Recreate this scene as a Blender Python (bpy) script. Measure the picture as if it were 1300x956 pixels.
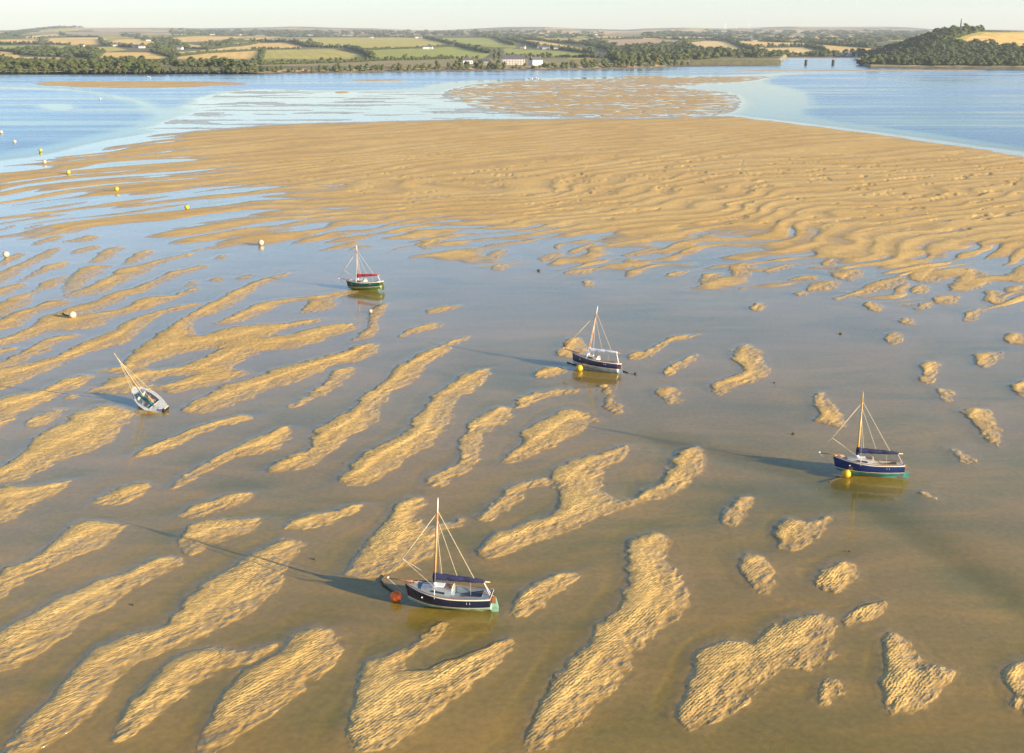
import bpy, bmesh, math, random
import numpy as np
from mathutils import Vector, Matrix, Euler
R = math.radians
random.seed(7); rng = np.random.default_rng(7)
for o in list(bpy.data.objects): bpy.data.objects.remove(o)
S = bpy.context.scene; COL = S.collection

# ------------------------------------------------------------------ camera
CAM_H, FPX, PITCH = 36.5, 1400.0, math.atan(385 / 1400)
cam = bpy.data.cameras.new('camera'); camo = bpy.data.objects.new('camera', cam); COL.objects.link(camo)
camo.location = (0, 0, CAM_H); camo.rotation_euler = (R(90) - PITCH, 0, 0)
cam.sensor_fit = 'HORIZONTAL'; cam.sensor_width = 36; cam.lens = 36 * FPX / 1300
cam.shift_y = -45 / 1300; cam.clip_start = 0.5; cam.clip_end = 60000
S.camera = camo
# ------------------------------------------------------------------ world, sun, exposure
SUN_EL, SUN_AZ = R(14.0), R(-27)          # SUN_AZ: direction towards the sun, from +X
w = bpy.data.worlds.new('World'); S.world = w; w.use_nodes = True
nt = w.node_tree; nt.nodes.clear()
sky = nt.nodes.new('ShaderNodeTexSky'); sky.sky_type = 'NISHITA'; sky.sun_disc = False
sky.sun_elevation = SUN_EL; sky.sun_rotation = R(90) - SUN_AZ; sky.altitude = 0
sky.air_density = 1.0; sky.dust_density = 0.3; sky.ozone_density = 3.0
bg = nt.nodes.new('ShaderNodeBackground'); bg.inputs[1].default_value = 0.088
out = nt.nodes.new('ShaderNodeOutputWorld')
tint = nt.nodes.new('ShaderNodeMix'); tint.data_type = 'RGBA'; tint.blend_type = 'MULTIPLY'; tint.inputs[0].default_value = 1; tint.inputs[7].default_value = (.98, .987, 1.07, 1)
nt.links.new(sky.outputs[0], tint.inputs[6]); nt.links.new(tint.outputs[2], bg.inputs[0]); nt.links.new(bg.outputs[0], out.inputs[0])
sl = bpy.data.lights.new('sun', 'SUN'); sl.energy = 5.0; sl.angle = R(0.6); sl.color = (1.0, 0.80, 0.56)
so = bpy.data.objects.new('sun', sl); COL.objects.link(so)
sd = Vector((math.cos(SUN_EL) * math.cos(SUN_AZ), math.cos(SUN_EL) * math.sin(SUN_AZ), math.sin(SUN_EL)))
so.rotation_euler = sd.to_track_quat('Z', 'Y').to_euler()
S.view_settings.view_transform = 'Standard'; S.view_settings.look = 'None'
S.view_settings.exposure = 1.38; S.view_settings.gamma = 1.0
S.render.engine = 'CYCLES'
S.cycles.max_bounces = 6; S.cycles.transparent_max_bounces = 12; S.cycles.volume_bounces = 0
S.cycles.use_denoising = True

# ------------------------------------------------------------------ projection helpers (photo pixel 1300x956 -> world)
cp, sp_ = math.cos(PITCH), math.sin(PITCH)
def ground(px, py, z=0.0):
    px = np.asarray(px, float); py = np.asarray(py, float)
    x = (px - 650) / FPX; y = (433 - py) / FPX
    fy = cp + y * sp_; fz = -sp_ + y * cp
    t = (z - CAM_H) / fz
    return x * t, fy * t
def proj(X, Y, Z):
    dz = Z - CAM_H; d = Y * cp - dz * sp_; u = Y * sp_ + dz * cp
    return 650 + FPX * X / d, 433 - FPX * u / d
def row_z(Y, py):                            # height that shows on photo row py at distance Y
    y = (433 - py) / FPX
    return CAM_H + Y * (-sp_ + y * cp) / (cp + y * sp_)

# ------------------------------------------------------------------ noise
def _h(ix, iy, s):
    n = (ix.astype(np.int64) * 374761393 + iy.astype(np.int64) * 668265263 + s * 1442695041) & 0xffffffff
    n = ((n ^ (n >> 13)) * 1274126177) & 0xffffffff
    n = (n ^ (n >> 16)) & 0xffffffff
    return n / 4294967295.0
def vn(x, y, s=0):
    ix = np.floor(x); iy = np.floor(y); fx = x - ix; fy = y - iy
    fx = fx * fx * fx * (fx * (fx * 6 - 15) + 10); fy = fy * fy * fy * (fy * (fy * 6 - 15) + 10)
    a = _h(ix, iy, s); b = _h(ix + 1, iy, s); c = _h(ix, iy + 1, s); d = _h(ix + 1, iy + 1, s)
    return (a + (b - a) * fx) * (1 - fy) + (c + (d - c) * fx) * fy - 0.5
def fbm(x, y, s=0, o=4):
    r = 0; a = 1.0; t = 0
    for i in range(o):
        r = r + a * vn(x + i * 17.3, y - i * 9.1, s + i); t += a; a *= 0.5; x = x * 2.03; y = y * 2.03
    return r / t * 2                          # about -0.6 .. 0.6
def sstep(a, b, x):
    t = np.clip((x - a) / (b - a), 0, 1); return t * t * (3 - 2 * t)
def rot(x, y, deg):
    c, s = math.cos(R(deg)), math.sin(R(deg)); return x * c + y * s, -x * s + y * c

# ------------------------------------------------------------------ tags and materials
def tag(o, label=None, cat=None, group=None, kind=None):
    if label: o['label'] = label
    if cat: o['category'] = cat
    if group: o['group'] = group
    if kind: o['kind'] = kind
    return o
def mat(name, col, rough=0.5, metal=0.0, spec=0.5, vary=0.0, scale=3.0, bump=0.0):
    m = bpy.data.materials.new(name); m.use_nodes = True
    n = m.node_tree; b = n.nodes['Principled BSDF']
    b.inputs['Base Color'].default_value = (*col, 1); b.inputs['Roughness'].default_value = rough
    b.inputs['Metallic'].default_value = metal; b.inputs['Specular IOR Level'].default_value = spec
    tc = n.nodes.new('ShaderNodeTexCoord'); nz = n.nodes.new('ShaderNodeTexNoise')
    nz.inputs['Scale'].default_value = scale; nz.inputs['Detail'].default_value = 5
    n.links.new(tc.outputs['Object'], nz.inputs['Vector'])
    if vary > 0:
        mr = n.nodes.new('ShaderNodeMapRange'); mr.inputs[1].default_value = 0.3; mr.inputs[2].default_value = 0.7
        mr.inputs[3].default_value = 1 - vary; mr.inputs[4].default_value = 1 + vary
        vm = n.nodes.new('ShaderNodeVectorMath'); vm.operation = 'SCALE'
        vm.inputs[0].default_value = col
        n.links.new(nz.outputs[0], mr.inputs[0]); n.links.new(mr.outputs[0], vm.inputs['Scale'])
        n.links.new(vm.outputs[0], b.inputs['Base Color'])
    if bump > 0:
        bp = n.nodes.new('ShaderNodeBump'); bp.inputs['Strength'].default_value = 1; bp.inputs['Distance'].default_value = bump
        n.links.new(nz.outputs[0], bp.inputs['Height']); n.links.new(bp.outputs[0], b.inputs['Normal'])
    return m

def mesh_grid(name, V, nr, nc, keep=None, attrs=None, color=None):
    """V: (nr*nc,3) grid sheet as one mesh, optional float attributes."""
    me = bpy.data.meshes.new(name)
    i = np.arange((nr - 1) * (nc - 1)); r = i // (nc - 1); c = i % (nc - 1)
    a = r * nc + c
    F = np.stack([a, a + 1, a + nc + 1, a + nc], 1)
    if keep is not None:
        F = F[keep[F].any(1)]
        used = np.unique(F); mp = np.full(len(V), -1); mp[used] = np.arange(len(used)); F = mp[F]; V = V[used]
        attrs = {k: v[used] for k, v in (attrs or {}).items()}
        color = {k: v[used] for k, v in (color or {}).items()}
    me.vertices.add(len(V)); me.vertices.foreach_set('co', V.astype(np.float32).ravel())
    me.loops.add(F.size); me.loops.foreach_set('vertex_index', F.astype(np.int32).ravel())
    me.polygons.add(len(F)); me.polygons.foreach_set('loop_start', np.arange(0, F.size, 4, dtype=np.int32))
    me.polygons.foreach_set('loop_total', np.full(len(F), 4, np.int32))
    me.polygons.foreach_set('use_smooth', np.ones(len(F), bool))
    me.update(calc_edges=True)
    for k, v in (attrs or {}).items():
        at = me.attributes.new(k, 'FLOAT', 'POINT'); at.data.foreach_set('value', v.astype(np.float32))
    for k, v in (color or {}).items():
        at = me.attributes.new(k, 'FLOAT_COLOR', 'POINT')
        at.data.foreach_set('color', np.concatenate([v, np.ones((len(v), 1))], 1).astype(np.float32).ravel())
    o = bpy.data.objects.new(name, me); COL.objects.link(o)
    return o

# ------------------------------------------------------------------ the sand bars, traced (crop, points)
K = 2.9545
CROP = {'A': (0, 300, K), 'B': (430, 300, K), 'C': (860, 300, K), 'D': (0, 570, K), 'E': (430, 570, K), 'F': (860, 570, K),
        '1': (0, 190, 4), '2': (0, 416, 4), '3': (0, 642, 4)}
BARS = """
1 0,405 40,392 85,380 60,398 20,410 0,412
1 130,400 170,383 225,378 180,398 140,405
1 290,402 340,378 395,367 375,388 320,402
1 320,420 370,400 460,383 455,402 400,415 340,425
1 155,485 190,462 250,445 330,430 320,450 260,465 200,483
1 300,468 380,455 440,437 495,435 490,455 430,468 380,470
1 345,530 370,510 430,492 510,482 505,498 440,518 390,532
1 -60,600 0,570 40,545 125,520 120,535 70,560 30,580 -60,620
1 -80,650 0,622 60,600 130,570 200,530 260,503 315,498 295,520 230,552 170,580 110,605 100,625 60,655 0,682 -80,700
1 95,665 130,640 200,605 270,580 350,568 345,585 300,605 240,620 200,632 150,655 110,675
1 -80,730 0,705 60,690 110,675 125,695 80,710 30,735 -80,775
1 310,740 380,715 460,690 520,660 580,625 620,600 700,585 780,570 860,545 960,528 1000,535 920,548 830,570 790,590 750,625 680,650 620,680 560,710 480,735 400,748 320,750
1 300,735 310,690 350,640 400,600 470,585 590,585 530,605 500,635 450,660 410,700 350,730
1 150,720 200,690 260,655 340,630 330,655 290,690 240,710 170,728
1 -80,820 0,785 50,755 110,735 170,720 165,760 140,800 80,805 40,830 -80,880
1 430,575 470,550 520,510 600,490 640,500 590,530 550,565 490,578
1 615,580 650,555 690,525 740,510 790,515 740,545 690,575 640,585
1 -80,900 0,870 60,830 130,810 200,785 270,760 380,760 330,785 250,805 180,830 140,865 110,890 60,905 -80,930
1 0,965 60,950 120,920 160,895 200,860 280,825 380,795 470,775 540,745 620,715 700,690 760,665 820,635 880,615 960,605 1030,580 1045,600 1000,612 920,635 860,660 800,690 740,720 640,745 580,790 500,810 460,835 540,820 620,810 680,775 730,750 800,745 870,745 930,720 1000,700 990,720 930,745 860,770 780,795 720,815 620,840 560,860 500,895 440,910 300,915 200,930 110,970 0,992 -80,1010 -80,990
2 600,0 650,-34 700,-59 800,-84 900,-114 1020,-126 980,-104 880,-84 800,-59 760,-24 740,15 680,55 600,90 480,115 400,150 320,190 200,235 100,275 40,310 -80,320 -80,220 0,205 120,185 220,165 320,130 400,90 480,55 560,20
2 -80,215 0,185 60,150 130,110 170,90 250,50 330,35 430,38 350,60 270,85 220,120 140,150 120,180 0,215
2 -50,122 40,105 90,105 60,125 -50,142
A 1110,133 1040,145 960,165 905,190 860,215 790,250 720,285 655,320 600,365 545,400 515,425 480,460 460,488 400,497 355,505 355,512 440,510 470,520 430,527 390,550 340,575 318,585 400,592 480,592 540,585 600,580 665,585 740,568 800,555 870,530 930,515 880,505 860,492 900,465 980,432 1060,425 1130,415 1200,395 1270,365 1340,345 1345,330 1300,325 1200,338 1130,355 1060,372 1010,378 1060,350 1190,322 1210,308 1150,315 1060,328 1000,332 900,335 800,355 740,378 722,350 730,310 800,290 860,262 930,215 1000,178 1060,155
A 800,330 850,305 930,268 1000,245 1080,235 1180,225 1290,203 1350,205 1280,220 1240,235 1250,260 1230,275 1125,290 1150,265 1170,235 1080,245 1040,265 960,300 900,325 830,332
A 790,158 850,150 840,165 800,172
A 875,160 950,140 955,152 885,165
A 800,180 830,178 825,190
A 800,75 855,65 850,80 810,88
A 695,185 725,165 735,180 700,190
A 710,50 800,38 930,20 990,18 900,32 800,48 720,56
2 -80,385 0,360 100,338 200,318 270,290 340,262 400,243 480,240 450,270 390,300 330,318 300,335 270,370 190,393 120,420 60,455 0,500 -80,560
2 320,350 360,340 410,350 380,365 330,368
2 115,500 160,465 230,430 290,405 350,405 320,430 250,470 190,500 140,508
2 -80,750 0,705 60,680 120,620 170,560 230,520 310,495 360,480 340,465 400,430 470,405 540,390 600,410 660,435 620,470 625,510 600,550 520,590 440,630 360,650 270,680 200,720 150,750 80,775 0,785 -80,800
2 -80,840 0,820 60,800 150,810 220,795 350,775 345,795 290,840 200,870 150,890 100,930 60,960 -80,1010
D 610,160 650,140 690,105 760,65 830,20 900,-10 980,-45 1060,-85 1085,-70 1075,-40 1040,0 980,15 900,25 840,45 790,75 740,100 700,125 660,150
2 675,655 720,620 800,590 870,545 950,515 1030,490 1120,470 1200,455 1270,448 1280,460 1200,480 1130,500 1050,535 970,560 890,600 800,630 740,650
A 665,660 720,630 790,580 870,550 960,530 1060,490 1130,475 1200,455 1270,435 1330,410 1410,405 1400,430 1370,455 1340,468 1270,478 1230,492 1170,520 1100,545 1020,572 960,600 870,628 800,655 740,665
A 1060,650 1110,620 1150,590 1220,540 1250,500 1300,487 1340,490 1310,530 1270,570 1200,600 1120,640
B -60,705 0,675 40,660 70,620 130,580 190,530 220,490 300,440 370,415 430,390 500,370 490,380 440,400 410,420 400,445 330,480 290,520 240,570 180,600 140,660 120,720 60,745 0,775 -70,830 -150,870 -230,885 -270,880 -240,860 -150,815 -105,790 -95,750
D 340,205 400,175 450,145 520,138 560,148 550,170 500,195 440,205 380,208
D 650,250 690,225 760,205 840,175 900,160 965,165 960,180 900,205 830,225 740,250 670,258
3 -80,390 0,345 60,310 100,285 180,265 250,200 330,140 390,90 470,85 560,92 640,100 620,125 560,165 470,215 400,255 330,275 260,300 190,330 110,390 60,430 0,465 -80,500
3 -80,670 0,635 60,600 140,560 220,510 300,470 370,440 450,400 530,370 600,345 680,315 750,285 820,260 890,265 910,290 870,320 790,350 720,390 650,430 600,480 500,530 420,580 370,640 270,700 200,750 100,800 0,840 -80,880
3 905,165 960,120 1020,95 1100,75 1200,70 1300,60 1360,70 1300,110 1220,140 1130,170 1060,200 1000,240 950,250 920,215
D 250,870 300,800 370,745 450,710 560,680 640,640 690,590 740,520 820,470 900,420 1000,370 1030,350 1080,335 1155,355 1110,390 1070,440 1060,520 1000,560 960,600 880,650 780,700 700,730 600,750 540,780 470,820 420,870 390,930 300,1040 60,1180 -60,1180
D 570,870 610,820 660,780 760,755 850,755 900,760 980,740 1040,735 1000,770 930,800 850,820 780,850 740,880 650,960 520,1060 400,1120 430,1000
D 860,880 900,830 980,800 1060,760 1100,710 1150,680 1200,675 1240,700 1265,750 1250,800 1200,840 1180,870 1060,980 900,1080 760,1150 740,1080
D 1075,292 1130,255 1200,238 1300,222 1355,210 1350,235 1300,252 1220,280 1150,300 1100,302
B 50,385 90,365 110,335 125,310 118,285 150,260 190,250 185,265 150,290 135,320 150,350 130,372 80,388
B 215,380 250,350 310,335 380,322 380,335 330,355 270,372 230,385
B 322,280 370,268 450,258 445,270 390,285 330,292
B 565,495 520,503 450,530 400,565 350,600 320,650 290,700 240,732 190,762 130,790 90,825 40,870 0,900 -10,930 60,938 120,925 160,900 200,868 250,825 330,795 385,750 410,700 420,640 450,605 510,575 550,530
B 580,645 520,680 470,730 455,780 460,830 430,860 380,885 345,905 340,930 380,935 420,910 480,885 515,860 525,810 520,760 560,720 640,690 650,665 620,645
B 655,630 690,600 750,582 830,575 905,570 890,580 830,598 760,605 710,630 680,645
B 735,520 760,500 800,490 855,495 850,510 790,525 745,530
B 815,450 840,410 870,385 905,385 920,420 905,450 860,458
B 610,850 650,810 690,780 700,740 740,700 790,670 850,650 910,655 960,675 970,695 930,720 880,745 830,775 770,800 710,825 640,850
B 1080,445 1110,435 1160,440 1200,400 1240,380 1320,368 1360,366 1340,378 1270,392 1210,420 1160,450 1110,462 1085,462
B 1215,520 1240,485 1290,455 1350,440 1345,460 1300,495 1250,525
B 1190,590 1200,570 1270,560 1290,590 1270,630 1230,635
B 970,560 1010,552 1035,580 1035,610 1070,665 1050,678 1010,660 985,630 1005,600
E 1115,190 1150,160 1210,130 1240,90 1260,40 1290,0 1340,-20 1370,-5 1368,40 1355,80 1310,130 1250,165 1190,190 1130,205
B 295,25 340,10 390,15 380,40 330,50 300,40
B 440,62 480,45 525,45 500,58 460,70
B 560,70 600,48 640,52 620,78 570,82
B 740,90 780,72 850,62 840,80 790,95 750,97
B 575,110 610,103 635,118 610,128 580,125
B 855,60 900,40 970,22 960,42 900,62 860,70
B 825,135 900,122 990,118 960,132 880,145
B 910,175 935,165 965,180 945,195 915,190
B 1070,92 1110,82 1160,95 1150,125 1120,120 1090,105
B 1040,75 1090,60 1190,42 1180,58 1110,78
B 1210,148 1260,130 1330,125 1300,145 1230,155
B 935,75 960,60 990,70 960,88
C 80,155 110,135 165,138 160,160 130,190 95,180
C 190,120 220,98 280,100 290,130 270,150 230,158 200,145
C 320,125 380,108 440,100 430,118 370,135 330,140
C 275,260 310,248 330,262 315,280 280,282
C 205,440 215,410 260,398 310,420 320,450 310,475 335,500 335,520 290,545 230,555 180,580 140,600 118,580 130,550 170,535 230,520 260,500 235,475 210,465
C 505,600 520,580 560,585 570,620 610,655 630,690 620,720 580,715 540,700 500,700 510,680 530,665 515,635
C 780,370 810,358 845,365 830,400 800,408 785,395
C 840,315 860,305 890,325 860,332
C 910,510 925,475 970,468 985,490 970,540 940,555 915,540
C 960,570 1000,570 1035,590 1030,620 1000,622 975,600
C 1070,655 1120,645 1170,650 1180,690 1200,740 1210,790 1190,785 1150,745 1110,700 1080,680
C 1005,790 1030,785 1080,810 1125,855 1090,860 1040,825
C 1110,465 1130,435 1190,435 1240,430 1200,455 1180,490 1140,495
C 1240,550 1300,535 1350,540 1350,600 1290,600 1250,570
C 1220,375 1260,360 1320,368 1320,410 1250,405
C 1060,310 1080,285 1140,270 1170,272 1130,290 1110,320 1070,330
C 1150,225 1160,205 1200,205 1240,230 1235,262 1190,265 1165,245
C 580,230 640,218 700,185 770,160 850,150 865,165 800,195 740,215 660,225 610,242 585,240
C 485,200 500,175 560,165 620,170 600,190 550,205 500,210
C 440,215 480,205 480,220 450,225
C 690,250 720,242 780,265 775,285 730,280
C 950,235 1000,220 1060,225 1050,245 1000,258 960,250
C 888,265 930,248 960,258 930,275 890,278
C 1020,190 1050,150 1060,120 1120,118 1190,155 1180,175 1120,195 1080,210 1040,208
C 860,150 880,125 950,110 1000,120 1020,145 990,170 940,178 880,172
C 870,185 940,180 960,205 920,218 875,215
C 575,140 640,125 700,128 690,160 640,172 590,155
C 420,160 470,145 540,150 500,165 430,168
C 775,110 830,92 900,82 960,95 900,110 830,122
C 1220,200 1260,185 1320,185 1320,215 1250,215
C 1220,150 1270,130 1320,125 1320,180 1260,175
C 540,95 580,82 610,98 580,112 550,110
E 30,460 60,420 110,350 160,290 200,230 240,195 320,180 310,205 285,225 290,260 330,290 400,285 460,265 465,285 410,300 370,310 365,350 350,400 300,430 240,455 180,470 120,485 60,480 20,475
E 530,270 540,240 580,205 610,170 630,140 690,120 760,112 805,115 800,128 740,135 690,160 680,190 650,225 600,255 550,275
E 800,110 820,80 880,45 960,25 1040,0 1090,-20 1080,20 1020,55 970,85 970,120 990,170 1050,195 1110,195 1050,225 980,250 920,280 850,310 780,335 700,360 640,385 570,408 510,400 540,360 600,320 660,285 740,260 800,240 845,215 840,170 810,130
E 810,870 860,800 900,750 960,700 1000,650 1060,590 1085,530 1095,450 1090,390 1110,345 1160,320 1220,325 1240,360 1215,400 1250,440 1300,510 1330,580 1270,620 1230,660 1180,690 1150,730 1110,780 1080,840 1030,900 960,960 860,1060 760,1120 680,1130 740,1000
E 655,600 660,570 700,530 760,500 820,475 895,462 880,485 820,525 780,560 730,600 690,635 655,630
E 20,1080 60,960 88,860 95,810 150,785 220,760 270,730 330,690 370,655 405,660 380,700 330,740 265,765 235,795 250,825 310,835 380,800 450,780 520,755 580,740 640,715 635,745 600,780 570,820 520,860 440,940 330,1010 200,1100 100,1140
F 180,240 210,205 250,185 272,185 270,220 235,260 200,290 180,270
F 370,300 400,270 440,265 490,280 570,250 575,270 520,300 470,350 440,385 400,370 380,330
F 230,410 300,400 350,420 365,470 360,540 330,548 300,540 270,490 250,450
F 515,500 530,460 580,430 640,420 675,445 665,490 640,530 590,538 540,530
F 620,640 680,600 740,570 790,570 780,600 720,640 650,660 620,655
F -10,1000 40,900 60,830 70,770 130,740 200,720 260,735 300,725 350,685 400,645 460,615 530,610 590,630 600,660 570,720 570,800 520,825 440,815 360,830 330,860 260,940 160,1020 60,1060
F 790,700 810,690 850,720 880,770 870,820 940,830 1010,825 1030,850 1010,880 940,940 850,1010 790,960 780,860 800,800 780,740
F 1220,830 1260,800 1350,790 1380,960 1280,1000 1235,900
F 555,870 590,862 600,900 560,960 520,940
F 905,150 950,165 1000,200 970,200 930,180
"""
HOLES = """
A 547,483 590,465 665,453 740,424 850,413 812,439 740,468 665,490 576,501 547,494
A 565,545 605,528 665,522 720,522 665,542 610,557 575,557
"""
def parse(txt):
    L = []
    for ln in txt.strip().splitlines():
        p = ln.split(); ox, oy, k = CROP[p[0]]
        a = np.array([[float(v) for v in q.split(',')] for q in p[1:]])
        L.append(np.stack([ox + a[:, 0] / k, oy + a[:, 1] / k], 1))
    return L
def chaikin(P, n=2):
    for _ in range(n):
        Q = np.roll(P, -1, 0); P = np.stack([P * .75 + Q * .25, P * .25 + Q * .75], 1).reshape(-1, 2)
    return P
def to_world(P):
    X, Y = ground(P[:, 0], P[:, 1]); return np.stack([X, Y], 1)
def poly_sdf(P, X, Y):
    """positive inside; X, Y flat arrays"""
    d2 = np.full(X.shape, 1e18); ins = np.zeros(X.shape, bool)
    A = P; B = np.roll(P, -1, 0)
    for (ax, ay), (bx, by) in zip(A, B):
        ex, ey = bx - ax, by - ay; L = ex * ex + ey * ey
        if L < 1e-12: continue
        wx = X - ax; wy = Y - ay; t = np.clip((wx * ex + wy * ey) / L, 0, 1)
        dx = wx - ex * t; dy = wy - ey * t; d2 = np.minimum(d2, dx * dx + dy * dy)
        c = ((ay > Y) != (by > Y)) & (X < ex * (Y - ay) / (ey if ey else 1e-9) + ax)
        ins ^= c
    d = np.sqrt(d2); return np.where(ins, d, -d)
class Raster:
    def __init__(s, x0, x1, y0, y1, st, init):
        s.x0, s.y0, s.st = x0, y0, st
        s.nx = int((x1 - x0) / st) + 1; s.ny = int((y1 - y0) / st) + 1
        s.gx, s.gy = np.meshgrid(x0 + np.arange(s.nx) * st, y0 + np.arange(s.ny) * st)
        s.v = np.full(s.gx.shape, float(init))
    def add(s, P, pad, hole=False):
        x0, y0 = P.min(0) - pad; x1, y1 = P.max(0) + pad
        i0 = max(0, int((x0 - s.x0) / s.st)); i1 = min(s.nx, int((x1 - s.x0) / s.st) + 2)
        j0 = max(0, int((y0 - s.y0) / s.st)); j1 = min(s.ny, int((y1 - s.y0) / s.st) + 2)
        if i1 <= i0 or j1 <= j0: return
        gx = s.gx[j0:j1, i0:i1]; gy = s.gy[j0:j1, i0:i1]
        d = poly_sdf(P, gx.ravel(), gy.ravel()).reshape(gx.shape)
        if hole: s.v[j0:j1, i0:i1] = np.minimum(s.v[j0:j1, i0:i1], -d)
        else: s.v[j0:j1, i0:i1] = np.maximum(s.v[j0:j1, i0:i1], d)
    def at(s, X, Y, v=None, outside=None):
        v = s.v if v is None else v
        fx = np.clip((X - s.x0) / s.st, 0, s.nx - 1.001); fy = np.clip((Y - s.y0) / s.st, 0, s.ny - 1.001)
        ix = fx.astype(int); iy = fy.astype(int); tx = fx - ix; ty = fy - iy
        r = (v[iy, ix] * (1 - tx) + v[iy, ix + 1] * tx) * (1 - ty) + (v[iy + 1, ix] * (1 - tx) + v[iy + 1, ix + 1] * tx) * ty
        if outside is not None:
            o = (X < s.x0) | (X > s.x0 + (s.nx - 1) * s.st) | (Y < s.y0) | (Y > s.y0 + (s.ny - 1) * s.st)
            r = np.where(o, outside, r)
        return r
PADN = 4.0
near = Raster(-128, 128, 34, 256, 0.25, -PADN)
for P in parse(BARS): near.add(chaikin(to_world(P)), PADN)
for P in parse(HOLES): near.add(chaikin(to_world(P)), PADN, True)
# smoothed copy gives the direction in which each bar falls away
def blur(a, n):
    for _ in range(n):
        a = (np.roll(a, 1, 0) + a * 2 + np.roll(a, -1, 0)) / 4; a = (np.roll(a, 1, 1) + a * 2 + np.roll(a, -1, 1)) / 4
    return a
bl = blur(near.v, 8); gyv, gxv = np.gradient(bl, near.st)
LEE = np.array([math.cos(R(125)), math.sin(R(125))])
near_side = -(gxv * LEE[0] + gyv * LEE[1])            # +1 on the lee (far left) side of a bar
near_side = blur(near_side, 4)

# base level of the middle flat, metres above the pools (columns photo x, rows photo y)
TX = np.array([-200, 0, 100, 200, 300, 400, 500, 700, 900, 1100, 1300, 1500.])
TY = np.array([150, 165, 185, 200, 220, 240, 260, 280, 300, 320, 340, 360, 380, 420.])
TB = np.array([
 [-.5, -.5, -.4, .05, .15, .2, .2, .2, .2, .1, .1, .1],
 [-.5, -.5, -.3, .05, .18, .25, .28, .3, .3, .2, .1, .1],
 [-.3, -.3, -.0, .06, .20, .30, .30, .3, .3, .3, .2, .2],
 [-.08, -.05, .015, .045, .16, .28, .30, .3, .3, .3, .3, .3],
 [.02, .015, .0, .0, .08, .19, .25, .3, .3, .3, .3, .3],
 [.015, .02, .025, .025, .05, .12, .19, .24, .27, .28, .3, .3],
 [.02, .02, .02, .02, .03, .08, .13, .19, .22, .24, .26, .26],
 [.01, .01, .01, .01, .01, .035, .07, .12, .15, .18, .20, .20],
 [-.02, -.02, -.02, -.02, -.015, .015, .035, .055, .075, .10, .12, .12],
 [-.2, -.2, -.2, -.2, -.06, -.025, -.005, .012, .03, .05, .065, .065],
 [-.2, -.2, -.2, -.2, -.2, -.08, -.045, -.025, -.002, .018, .03, .03],
 [-.2, -.2, -.2, -.2, -.2, -.2, -.10, -.06, -.032, -.01, .0, .0],
 [-.2, -.2, -.2, -.2, -.2, -.2, -.2, -.12, -.07, -.045, -.03, -.03],
 [-.2, -.2, -.2, -.2, -.2, -.2, -.2, -.2, -.2, -.2, -.16, -.16]])
def table(tx, ty, tb, x, y):
    x = np.clip(x, tx[0], tx[-1] - 1e-3); y = np.clip(y, ty[0], ty[-1] - 1e-3)
    i = np.clip(np.searchsorted(tx, x, 'right') - 1, 0, len(tx) - 2); j = np.clip(np.searchsorted(ty, y, 'right') - 1, 0, len(ty) - 2)
    u = (x - tx[i]) / (tx[i + 1] - tx[i]); v = (y - ty[j]) / (ty[j + 1] - ty[j])
    u = u * u * (3 - 2 * u); v = v * v * (3 - 2 * v)
    return (tb[j, i] * (1 - u) + tb[j, i + 1] * u) * (1 - v) + (tb[j + 1, i] * (1 - u) + tb[j + 1, i + 1] * u) * v
EDX = np.array([-400, -100, 0, 60, 130, 200, 280, 350, 450, 600, 800, 880, 930, 960, 1010, 1100, 1200, 1300, 1420, 1700.])
EDY = np.array([262, 222, 207, 198, 181, 169, 163, 158, 155, 152, 150, 149, 147, 150, 156, 167, 181, 196, 213, 250.])
def polyw(s): return chaikin(to_world(np.array([[float(v) for v in q.split(',')] for q in s.split()])), 2)
far = {}
def region(name, polys, st=1.5, pad=30):
    Ps = [polyw(s) for s in polys]
    allp = np.concatenate(Ps); x0, y0 = allp.min(0) - pad; x1, y1 = allp.max(0) + pad
    r = Raster(x0, x1, y0, y1, st, -pad)
    for P in Ps: r.add(P, pad)
    far[name] = r
region('wet_flat', ['175,170 215,158 240,143 255,125 270,116 330,113 430,117 560,116 570,128 640,146 900,148 880,153 600,157 350,164'])
region('far_bank', ['555,119 600,106 700,101 850,97.5 985,96 965,101 930,105 870,109 850,111 930,117 945,128 925,148 800,151 700,149 620,142 575,127'])
region('spit', ['35,106 70,103 150,103 250,103 290,104 325,107 290,108.5 200,112 100,111 50,108'], 1.5, 20)
region('mud', ['447,101 515,100.8 510,102.6 450,102.6', '428,116.2 442,116.2 440,118.2 428,118.2', '790,96.8 843,96.8 840,98.3 792,98.3',
               '930,88.2 1250,89.2 1252,90.2 1100,89.8 930,89.6'], 1.0, 12)
region('breezy', ['-150,100 -150,215 -20,200 60,186 120,173 170,162 198,150 195,140 160,126 110,117 60,114 0,113', '-300,88 400,88 700,88 1000,87 1000,94 800,97 600,101 540,108 540,113 420,115 330,113 290,116 250,124 225,140 200,140 190,130 160,124 110,115 60,112 0,110 -300,112',
                  '1000,92 1500,92 1500,220 1330,194 1200,172 1100,160 1010,148 1030,130 1020,115 960,104'], 2.0, 30)
region('calm', ['870,113 960,105 1010,118 1015,132 990,142 960,147 930,144 938,128 900,118', '35,132 90,131 105,138 60,141'], 1.5, 20)
def reg(n, X, Y): return far[n].at(X, Y, outside=-50.)

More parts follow.
